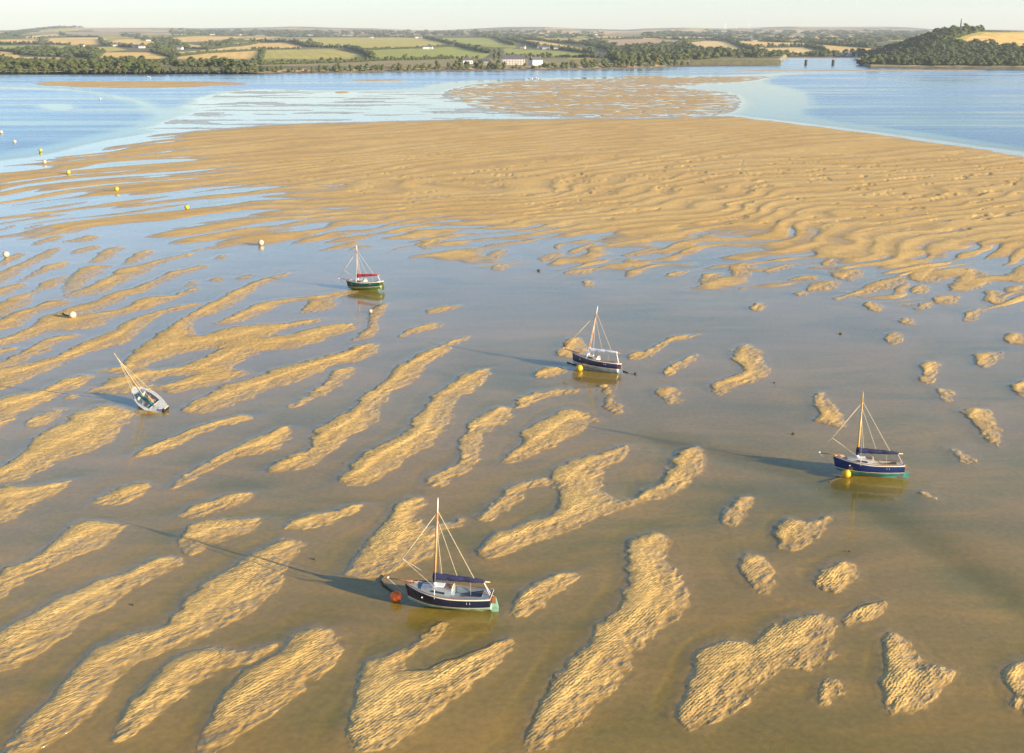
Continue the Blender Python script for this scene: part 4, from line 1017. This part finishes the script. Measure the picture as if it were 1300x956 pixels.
# ------------------------------------------------------------------ trees, hedges, woods
def leafmat(name, c1, c2):
    m = bpy.data.materials.new(name); m.use_nodes = True; nt = m.node_tree; b = nt.nodes['Principled BSDF']
    b.inputs['Roughness'].default_value = .85; b.inputs['Specular IOR Level'].default_value = .2
    tc = N(nt, 'ShaderNodeTexCoord').outputs['Object']
    nt.links.new(mixc(nt, mrange(nt, noise(nt, tc, .5, 4, .65), .35, .65), c1, c2), b.inputs['Base Color']); return m
LEAF = [leafmat('dark_foliage', (.05, .072, .026), (.095, .115, .042)), leafmat('green_foliage', (.05, .07, .022), (.09, .105, .038)), leafmat('olive_foliage', (.075, .08, .026), (.12, .115, .045))]
BARK = mat('tree_bark', (.10, .075, .05), .9, vary=.3)
def crown_arrays(nbl, seed, tall=1.0, leaves=130):
    """unit crown (about 1 wide) of clumped lobes with loose leaf clumps over them"""
    r_ = random.Random(seed); V = []; F = []
    lobes = [(Vector((0, 0, .45 * tall)), .36)]
    for i in range(nbl):
        a = r_.uniform(0, 6.28); q = r_.uniform(.12, .34); lobes.append((Vector((math.cos(a) * q, math.sin(a) * q, r_.uniform(.22, .85) * tall)), r_.uniform(.14, .24)))
    bm = bmesh.new()
    for c, rad in lobes:
        t = bmesh.ops.create_icosphere(bm, subdivisions=1, radius=rad)
        for v in t['verts']:
            v.co = v.co * (1 + r_.uniform(-.28, .28)); v.co.z *= .8 * (1 + .25 * (tall - 1)); v.co += c
    V = [tuple(v.co) for v in bm.verts]; F = [tuple(v.index for v in f.verts) for f in bm.faces]; bm.free()
    for i in range(leaves):
        c, rad = r_.choice(lobes); d = Vector((r_.gauss(0, 1), r_.gauss(0, 1), r_.gauss(0, 1) + .2)).normalized(); p = c + d * rad * r_.uniform(.85, 1.25)
        s_ = r_.uniform(.03, .065); a = d.orthogonal().normalized(); a = (a + d * r_.uniform(-.6, .6)).normalized(); b_ = d.cross(a)
        n = len(V); V += [tuple(p + a * s_), tuple(p + b_ * s_), tuple(p - a * s_), tuple(p - b_ * s_)]; F.append((n, n + 1, n + 2, n + 3))
    return V, F
CR = [crown_arrays(8, 10 + i, [1, 1, 1.1, .9, 1.25, 1][i]) for i in range(6)] + [crown_arrays(10, 40, 2.6)]
def crown_mesh(i, mi):
    V, F = CR[i]; me = bpy.data.meshes.new('crown'); me.from_pydata(V, [], F); me.update(); me.materials.append(LEAF[mi]); return me
CM = {(i, mi): crown_mesh(i, mi) for i in range(7) for mi in range(3)}
tm = MB().tube([(0, 0, -.08), (0, 0, .28), (.02, 0, .5)], [.045, .034, .02], 6).tube([(0, 0, .22), (.14, .05, .42)], [.022, .01], 5).tube([(0, 0, .25), (-.12, -.05, .46)], [.02, .01], 5)
tme = bpy.data.meshes.new('trunk'); tme.from_pydata(tm.V, [], tm.F); tme.update(); tme.materials.append(BARK)
def tree(p, w_, kind, mi, label, group, name='tree', zs=1.0):
    root = empty(name, p, (0, 0, random.uniform(0, 6.28))); root.scale = (w_, w_, w_ * zs); tag(root, label, 'tree', group)
    c = bpy.data.objects.new('crown', CM[(kind, mi)]); COL.objects.link(c); c.parent = root
    t = bpy.data.objects.new('trunk', tme); COL.objects.link(t); t.parent = root
# shoreline belt: top row of the belt in the photo against x
BTX = np.array([0, 20, 45, 75, 95, 108, 125, 150, 175, 205, 215, 260, 300, 330, 345, 400, 418, 430, 450, 500, 530, 560, 580, 610, 640, 660, 700, 730, 770, 790, 805, 815, 840, 860, 900])
BTY = np.array([74, 78, 80, 80, 73, 76, 75, 77, 75, 77, 81, 80, 79, 78, 81, 81, 76, 75, 78, 77, 78, 75, 74, 71, 73, 77, 76, 71, 71, 70, 66, 64, 65, 68, 72])
seg = [(0, 110, 'rounded dark tree on the low cliff at the far left shore'), (110, 215, 'tree in the dense clump below the gold fields, left shore'), (215, 330, 'low tree in the shoreline belt under the wide gold field'),
       (330, 450, 'tree in the shoreline belt below the large olive field'), (450, 600, 'tree in the shoreline belt below the green fields at mid shore'), (600, 720, 'tree beside the pale waterside building on the far shore'),
       (720, 910, 'tree on the headland left of the railway embankment')]
cnt = 0; px = -14.
while px < 880:
    top = float(np.interp(px, BTX, BTY)); shx = float(np.interp(px, SHX, SHY))
    for lay in range(2):
        if 640 < px < 690 and lay == 1 and random.random() < .8: continue
        pyb = shx - (1.3 if lay == 0 else 3.6) - random.uniform(0, 1.2); pxx = px + random.uniform(-4, 4)
        p = land_px(pxx, pyb, 1120, 2500); zc = p.y * cp + 8; hgt_px = (pyb - top) * (random.uniform(.45, .8) if lay == 0 else random.uniform(.85, 1.1))
        hm_ = max(3., .62 * hgt_px * zc / FPX); w_ = hm_ / 1.0 * random.uniform(.95, 1.35)
        if px > 700: w_ = min(w_, 20)
        lb = [s_[2] for s_ in seg if s_[0] <= max(0, px) < s_[1]][0]
        tree(p - Vector((0, 0, .3)), w_, random.randrange(6), random.choices((0, 1, 2), (5, 4, 2))[0], lb, lb.replace('tree ', 'trees ', 1), zs=hm_ / w_ / .95); cnt += 1
    px += random.uniform(6.6, 9.2)
for (px, py, h, k_, mi, lb) in [(628, 79, 19, 6, 0, 'tall dark conifer standing left in the pair by the pale building'), (634, 78, 20, 6, 1, 'tall dark conifer standing right in the pair by the pale building'),
                                (592, 79, 10, 1, 0, 'large rounded dark tree left of the tall conifers'), (585, 80, 8, 3, 1, 'smaller rounded tree left of the tall conifers')]:
    p = land_px(px, py); tree(p, h / 2.3 if k_ == 6 else h * 1.1, k_, mi, lb, None, zs=1.0); cnt += 1
def mass(name, label, cat, spots, mi, kind=None, group=None):
    """many crowns as one continuous planting; spots: (Vector, width, height)"""
    VV = []; FF = []; n = 0
    for (p, w_, h_) in spots:
        V, F = CR[random.randrange(6)]; a = np.array(V); th = random.uniform(0, 6.28); c_, s_ = math.cos(th), math.sin(th)
        b_ = np.stack([(a[:, 0] * c_ - a[:, 1] * s_) * w_ + p.x, (a[:, 0] * s_ + a[:, 1] * c_) * w_ + p.y, (a[:, 2] - .15) * h_ + p.z], 1)
        VV.append(b_); FF += [tuple(i + n for i in f) for f in F]; n += len(a)
    me = bpy.data.meshes.new(name); me.from_pydata(np.concatenate(VV).tolist(), [], FF); me.update(); me.materials.append(LEAF[mi])
    o = bpy.data.objects.new(name, me); COL.objects.link(o); return tag(o, label, cat, group, kind)
def line_spots(P, step, w_, h_, jit=.35):
    out_ = []; W = [land_px(*p) for p in P]
    for a, b_ in zip(W[:-1], W[1:]):
        n = max(1, int((b_ - a).length / step))
        for i in range(n):
            q = a.lerp(b_, (i + random.uniform(-.2, .2)) / n); q.z = float(land_height(np.array([q.x]), np.array([q.y]))[0])
            s_ = random.uniform(1 - jit, 1 + jit); out_.append((q, w_ * s_, h_ * s_ * random.uniform(.8, 1.25)))
    return out_
HEDGES = [
 ('a', '0,196 130,192 215,193 330,185 500,187', 'hedge along the top of the two flat gold fields, far left'), ('a', '215,195 205,222', 'short hedge parting the two flat gold fields, far left'),
 ('a', '0,223 200,223 360,227', 'hedge above the strip of green at the far left'), ('a', '500,198 520,225 560,235', 'hedge at the right end of the flat gold fields, left'),
 ('a', '560,227 720,240 820,234', 'hedge under the row of white cottages'), ('a', '520,262 478,297', 'hedge at the left end of the gold field above the tree clump'),
 ('a', '760,260 860,288 876,317', 'hedge between the two gold fields above the left shore trees'), ('a', '800,270 900,278 1040,267 1300,251', 'long hedge over the bright gold field left of the wide olive field'),
 ('a', '880,242 1040,246 1200,232 1300,214', 'upper hedge above the long pale strip, left'), ('a', '1130,218 1300,207', 'dotted hedge beside the narrow pale field, left'),
 ('a', '860,186 1000,179 1240,182', 'hedge along the top of the gold field by the white farm'), ('a', '300,165 330,185', 'short hedge on the left hilltop'), ('a', '0,254 90,262', 'hedge below the strip of green at the far left'),
 ('a', '352,286 368,318', 'short hedge at the right end of the lowest gold field, far left'),
 ('b', '0,211 200,211 280,236 480,241 560,266 606,296', 'long curving dark hedge over and right of the olive field'), ('b', '62,247 40,306', 'hedge at the left end of the large olive field'),
 ('b', '0,246 250,244', 'hedge along the top left of the large olive field'), ('b', '860,191 1000,223 1190,268', 'thick dark hedge running down between two green fields'),
 ('b', '560,250 870,240 1010,230', 'thin hedge between the upper olive and lower green fields'), ('b', '1200,190 1310,228', 'hedge at the upper right of the green fields'),
 ('b', '150,186 340,186 860,188', 'long hedge along the top of the central olive field'), ('b', '40,324 480,312 640,304 1000,294 1150,294', 'long hedge behind the central shoreline belt'),
 ('c', '0,195 90,215 180,240 300,250 460,272', 'dark hedge running down right behind the conifers'), ('c', '90,196 300,216 520,242 600,266', 'dark hedge over the narrow gold strip, right of centre'),
 ('c', '0,284 300,286 540,292', 'hedge above the waterside building grounds'), ('c', '680,190 1000,200 1110,205 1290,270', 'long dark hedge falling right beside the pale field'),
 ('c', '460,198 700,192', 'hedge over the brownish field right of centre'), ('c', '885,208 930,245 1000,265', 'hedge at the left end of the pale field above the embankment'),
 ('c', '700,236 860,223 1000,203', 'hedge under the brownish field right of centre'), ('c', '1120,203 1300,207', 'thin hedge above the gold field before the creek'), ('c', '1200,237 1300,236', 'short hedge between two gold fields before the creek'),
 ('d', '0,229 240,226 350,264', 'hedge between the gold and pale fields behind the bridge'), ('d', '0,201 260,209 340,217 555,233', 'long hedge above the fields behind the bridge'),
 ('d', '590,150 780,158', 'distant hedge on the pale slope left of the wooded hill')]
for c, pts, lb in HEDGES:
    ox, oy, kk = HC[c]; P = [(float(q.split(',')[0]) / kk + ox, float(q.split(',')[1]) / kk + oy) for q in pts.split()]
    d0 = land_px(*P[0]).y; sc = 1.3 if d0 < 2700 else 1.9
    mass('hedgerow', lb, 'hedge', line_spots(P, 5.5 * sc, 6.5 * sc, 4.6 * sc), random.choice((0, 0, 1)), None, 'hedgerows between the far fields')
def area_spots(c, pts, n, w_, h_, ymax=11200.):
    ox, oy, kk = HC[c]; P = np.array([[float(v) for v in q.split(',')] for q in pts.split()]) / kk + [ox, oy]; out_ = []
    lo, hi = P.min(0), P.max(0); tries = 0
    while len(out_) < n and tries < n * 20:
        tries += 1; x, y = random.uniform(lo[0], hi[0]), random.uniform(lo[1], hi[1])
        if poly_sdf(P, np.array([x]), np.array([y]))[0] < 0: continue
        p = land_px(x, y, 1120, ymax); s_ = random.uniform(.65, 1.35) * 1.35; out_.append((p, w_ * s_, h_ * s_))
    return out_
def wood(c, pts, n, w_, h_, label, mi=0, ymax=11200.):
    return mass('woodland', label, 'wood', area_spots(c, pts, n, w_, h_, ymax), mi, 'stuff')
wood('a', '75,272 130,250 240,248 300,260 420,245 510,268 480,290 350,285 200,282', 220, 12, 8, 'dark wood between the gold fields at the far left')
wood('a', '0,285 60,305 360,318 520,300 880,316 1300,322 1300,335 0,345', 230, 9, 6, 'scrub behind the left shoreline belt', 1)
wood('a', '0,190 50,165 180,148 300,134 400,134 420,140 300,142 200,152 90,180', 120, 30, 10, 'distant wood along the left hilltop')
wood('a', '600,180 700,178 760,195 860,190 900,225 960,240 800,262 770,240 810,215 700,200', 120, 16, 9, 'trees in the dip among the white cottages')
wood('a', '1000,225 1130,205 1200,212 1120,232 1020,240', 30, 14, 8, 'small copse on the slope left of centre')
wood('a', '840,150 1300,155 1300,178 860,178', 130, 34, 10, 'far line of trees around the white farms, left')
wood('b', '0,155 1300,160 1300,180 900,178 0,182', 230, 34, 10, 'far band of trees along the skyline villages')
wood('b', '1120,170 1250,175 1250,195 1130,188', 40, 24, 12, 'dark copse on the skyline right of centre')
wood('b', '280,215 340,222 360,235 290,232', 12, 13, 8, 'little copse on the curving hedge')
wood('c', '0,150 500,160 500,185 60,200 0,190', 110, 26, 8, 'wooded lanes below the skyline right of centre')
wood('c', '720,165 940,162 1000,185 700,182', 90, 40, 11, 'long dark plantation on the far skyline')
wood('c', '380,205 470,200 560,235 620,262 560,270 420,225', 55, 18, 8, 'wooded hollow right of the gold strip')
wood('c', '540,262 640,240 830,225 920,235 1000,262 1200,270 1300,275 1300,290 1080,292 1000,300 850,312 800,316 700,312 560,318 520,295', 420, 12, 9, 'mixed wood over the headland left of the embankment', 1)
wood('c', '1000,150 1300,165 1300,200 1000,195', 70, 34, 9, 'far trees beyond the embankment fields')
wood('d', '0,180 380,185 560,205 600,230 560,232 340,215 0,200', 120, 18, 8, 'trees along the valley behind the bridge')
wood('d', '0,262 330,266 480,262 600,262 600,275 0,276', 120, 11, 7, 'trees along the shore behind the bridge')
wood('d', '0,150 850,150 700,200 560,205 380,180 0,175', 160, 40, 9, 'faint far woods behind the bridge valley')
wood('d', '555,282 590,262 640,232 700,208 800,168 880,134 960,128 1100,134 1120,150 1050,160 980,180 915,208 1000,220 1060,215 1150,228 1300,244 1500,250 1500,320 900,318 500,312 520,296', 2300, 9, 6.2, 'dense dark wood covering the hill right of the bridge', 0, 3100.)
wood('d', '1090,132 1110,126 1300,134 1500,130 1500,142 1300,146 1110,146', 110, 9, 6, 'line of trees on top of the wooded hill', 0, 3100.)

# ------------------------------------------------------------------ houses
HW = mat('white_render', (.62, .60, .55), .8, vary=.08, scale=.5); HG = mat('grey_render', (.48, .46, .42), .8, vary=.1, scale=.5); RS = mat('slate_roof', (.10, .10, .12), .7, vary=.2, scale=1.5); GLS = mat('window_glass', (.03, .04, .05), .1); CHM = mat('chimney_brick', (.3, .2, .15), .9, vary=.2)
def house(px, py, wid, dep, ht, label, rz=0., m_=HW, floors=2, name='cottage', group='white houses on the far side'):
    wid *= 1.08; dep *= 1.1; p = land_px(px, py); root = empty(name, p, (0, 0, rz)); tag(root, label, 'house', group)
    MB().box((0, 0, ht / 2 - .5), (wid, dep, ht + 1)).build('wall', m_, root)
    rh = dep * .38; o_ = .35; x, y = wid / 2 + o_, dep / 2 + o_
    V = [(-x, -y, ht - .12), (x, -y, ht - .12), (x, y, ht - .12), (-x, y, ht - .12), (-x, 0, ht + rh), (x, 0, ht + rh)]
    rf = MB().add(V, [(0, 1, 5, 4), (2, 3, 4, 5), (0, 4, 3), (1, 2, 5), (0, 3, 2, 1)]).build('roof', RS, root)
    for sx_ in (-1, 1): MB().box((sx_ * (wid / 2 - 1.0), 0, ht + rh + .3), (.8, .7, 1.5)).build('chimney', CHM, rf)
    n = max(2, int(wid / 3.2))
    for f_ in range(floors):
        for i in range(n):
            MB().box(((i + .5) / n * wid - wid / 2, -dep / 2 - .02, 1.5 + f_ * 2.7), (1.1, .1, 1.3)).build('window', GLS, root)
    MB().box((wid * .12, -dep / 2 - .03, 1.0), (.95, .12, 2.0)).build('door', MT['teak'], root)
    return root
a_ = lambda c, x, y: (x / HC[c][2] + HC[c][0], y / HC[c][2])
for c, x, y, w_, lb in [('a', 548, 233, 12, 'leftmost white cottage of the row above the gold field'), ('a', 580, 233, 13, 'second white cottage from the left of the row'), ('a', 612, 233, 12, 'third white cottage from the left of the row'), ('a', 642, 235, 10, 'fourth white cottage from the left of the row'),
                        ('a', 682, 239, 15, 'white cottage left in the lower pair'), ('a', 710, 241, 13, 'white cottage right in the lower pair'), ('a', 742, 206, 12, 'white house among trees above the cottage row'),
                        ('a', 410, 235, 10, 'lone white house beside the dark wood, far left'), ('a', 900, 248, 12, 'lone white house under the copse, left'), ('a', 918, 177, 24, 'white farmhouse left of the far tree line'), ('a', 1063, 177, 22, 'white farmhouse in the middle of the far tree line'),
                        ('a', 1192, 177, 24, 'long white farmhouse right in the far tree line'), ('a', 1250, 175, 18, 'white farmhouse at the right end of the far tree line'), ('b', 360, 166, 40, 'large white building on the far skyline village'), ('b', 290, 180, 24, 'white farmhouse under the skyline village'),
                        ('b', 460, 180, 20, 'tall white farmhouse right of the skyline village'), ('b', 492, 180, 24, 'low white farmhouse right of the skyline village'), ('b', 833, 192, 22, 'white house on the hedge over the green fields'), ('b', 596, 191, 12, 'small white barn on the top hedge'),
                        ('b', 868, 246, 12, 'white cottage left in the pair on the green field'), ('b', 889, 245, 12, 'white cottage right in the pair on the green field'), ('c', 455, 178, 34, 'white farm on the skyline right of centre'), ('c', 365, 180, 24, 'pale farm left of the skyline farm'),
                        ('c', 95, 243, 10, 'left cottage of the hamlet behind the conifers'), ('c', 180, 247, 13, 'middle white cottage of the hamlet behind the conifers'), ('c', 209, 247, 15, 'widest white cottage of the hamlet behind the conifers'), ('c', 262, 249, 11, 'right cottage of the hamlet behind the conifers'),
                        ('c', 1255, 208, 14, 'small pale house above the gold field before the creek'), ('d', 310, 212, 18, 'white house in the valley trees behind the bridge'), ('d', 403, 273, 11, 'bright white house behind the bridge, leftmost'), ('d', 462, 273, 18, 'low grey white house behind the middle of the bridge'),
                        ('d', 500, 273, 12, 'low pale house near the right end of the bridge'), ('d', 541, 274, 17, 'tall white gabled house at the foot of the wooded hill')]:
    px, py = a_(c, x, y); house(px, py, w_, 7.5 if w_ < 30 else 14, 4.6 if w_ < 20 else 5.6, lb, random.uniform(-.35, .35))
house(652, 82.5, 26, 11, 7.5, 'long pale waterside building of three floors', .05, HG, 3, 'waterside_building', None)
house(680, 83, 13, 9, 6.5, 'white gabled waterside house right of the long pale building', .5, HW, 2, 'waterside_house', None)
house(594, 81, 12, 8, 4.5, 'low pale house right above the cliff, left of the conifers', .1, HW, 1, 'waterside_house', None)
house(614, 82, 15, 8, 4.0, 'low pale boathouse just left of the conifers', -.1, HG, 1, 'waterside_house', None)

# ------------------------------------------------------------------ bridge, embankment, monument, turbines
IRON = mat('grey_iron', (.34, .37, .39), .6, .1, vary=.2, scale=1); STN = mat('dark_stonework', (.06, .06, .055), .9, vary=.35, scale=.8, bump=.15); GRS = mat('bank_turf', (.10, .10, .05), .95, vary=.35, scale=.3, bump=.3)
gx0, gy0 = [float(v) for v in ground(990, 82.5)]; gx1, gy1 = [float(v) for v in ground(1094, 82.5)]
Yb = float(ground(1000, 83)[1])
def bx_at(px): return float((px - 650) / FPX * (Yb * cp + 28 * sp_))
xa, xb = bx_at(990), bx_at(1094); zdk = float(row_z(Yb, 75.0))
br = empty('railway_bridge', ((xa + xb) / 2, Yb, 0)); tag(br, 'grey iron girder railway bridge on dark piers across the creek', 'bridge')
Lb = xb - xa
MB().box((0, 0, zdk - .5), (Lb, 4.5, .5)).build('deck', IRON, br)
for yy in (-2.3, 2.3):
    g = MB().box((0, yy, zdk + .1), (Lb, .25, .22)).box((0, yy, zdk + 1.5), (Lb, .25, .22))
    n = int(Lb / 2.6)
    for i in range(n):
        x0 = -Lb / 2 + Lb * i / n; x1 = x0 + Lb / n; g.tube([(x0, yy, zdk + .1), (x1, yy, zdk + 1.5)], .09, 4).tube([(x0, yy, zdk + 1.5), (x1, yy, zdk + .1)], .09, 4)
    g.build('girder', IRON, br)
for pxp in (1023.5, 1058):
    x = bx_at(pxp) - (xa + xb) / 2
    MB().tube([(x, -1.6, -2.5), (x, -1.5, zdk - .75)], [1.7, 1.5], 12).tube([(x, 1.6, -2.5), (x, 1.5, zdk - .75)], [1.7, 1.5], 12).box((x, 0, zdk - 1.1), (3.0, 6, .5)).build('pier', STN, br)
def prism_bank(name, label, cat, P, w0, w1, h, m_):
    mb = MB(); V = []; F = []
    for i, (x, y, z) in enumerate(P):
        V += [(x, y - w0 / 2, -2), (x, y - w1 / 2, z + h), (x, y + w1 / 2, z + h), (x, y + w0 / 2, -2)]
    for i in range(len(P) - 1):
        a = i * 4; F += [(a, a + 4, a + 5, a + 1), (a + 1, a + 5, a + 6, a + 2), (a + 2, a + 6, a + 7, a + 3)]
    e = (len(P) - 1) * 4; F += [(0, 1, 2, 3), (e + 3, e + 2, e + 1, e)]
    o = mb.add(V, F).build(name, m_); return tag(o, label, cat)
prism_bank('railway_embankment', 'low dark railway embankment running left from the bridge', 'embankment', [(bx_at(q), Yb, 0) for q in range(846, 991, 8)] + [(xa + .2, Yb, 0)], 16, 5.5, zdk - .7, GRS)
prism_bank('bridge_abutment', 'dark stone abutment at the right end of the bridge', 'abutment', [(xb - .2, Yb, 0), (xb + 10, Yb, 0), (xb + 22, Yb + 2, 0)], 13, 6, zdk - .6, STN)
p = land_px(1219, 39.5, 900, 1900); p.z -= .5
mo = empty('obelisk', p); mo.scale = (1, 1, 1.5); tag(mo, 'thin dark obelisk standing on top of the wooded hill', 'obelisk')
MB().box((0, 0, 1), (4.2, 4.2, 2.6)).build('plinth', STN, mo)
MB().add([(-1.1, -1.1, 2.3), (1.1, -1.1, 2.3), (1.1, 1.1, 2.3), (-1.1, 1.1, 2.3), (-.55, -.55, 17), (.55, -.55, 17), (.55, .55, 17), (-.55, .55, 17), (0, 0, 18.5)],
         [(0, 1, 5, 4), (1, 2, 6, 5), (2, 3, 7, 6), (3, 0, 4, 7), (4, 5, 8), (5, 6, 8), (6, 7, 8), (7, 4, 8)]).build('shaft', STN, mo)
for i, (px, top, lb) in enumerate([(920.5, 28.5, 'left'), (935, 29.5, 'middle'), (951, 28, 'right')]):
    p = land_px(px, float(np.interp(px, SKX, SKY)) + 1.2, 1120, 11200); hh_ = (float(np.interp(px, SKX, SKY)) + 1.2 - top - 3) * p.y / FPX
    t = empty('wind_turbine', p); tag(t, f'{dict(left="leftmost", middle="middle", right="rightmost")[lb]} of three faint wind turbines on the skyline', 'wind turbine', 'wind turbines on the skyline')
    MB().tube([(0, 0, -3), (0, 0, hh_)], [2.0, 1.2], 8).build('tower', MT['white'], t); MB().box((0, -1.5, hh_), (3, 7, 3)).build('nacelle', MT['white'], t)
    for k_ in range(3):
        an = k_ * 2.094 + i; MB().tube([(0, -5, hh_), (math.sin(an) * hh_ * .55, -5, hh_ + math.cos(an) * hh_ * .55)], [1.4, .4], 5).build('blade', MT['white'], t)

# ------------------------------------------------------------------ air
HAZE = 6e-5
hz = MB().box((0, 7000, 195), (24000, 17200, 400)); ho = hz.build('haze', mat('tmp', (1, 1, 1))); tag(ho, kind='stuff')
m = bpy.data.materials.new('pale_air'); m.use_nodes = True; nt = m.node_tree; nt.nodes.remove(nt.nodes['Principled BSDF'])
v = N(nt, 'ShaderNodeVolumePrincipled'); v.inputs['Color'].default_value = (.80, .91, 1, 1); v.inputs['Density'].default_value = HAZE; v.inputs['Anisotropy'].default_value = .1
nt.links.new(v.outputs[0], nt.nodes['Material Output'].inputs['Volume']); ho.data.materials.clear(); ho.data.materials.append(m)
print('TREES', cnt)
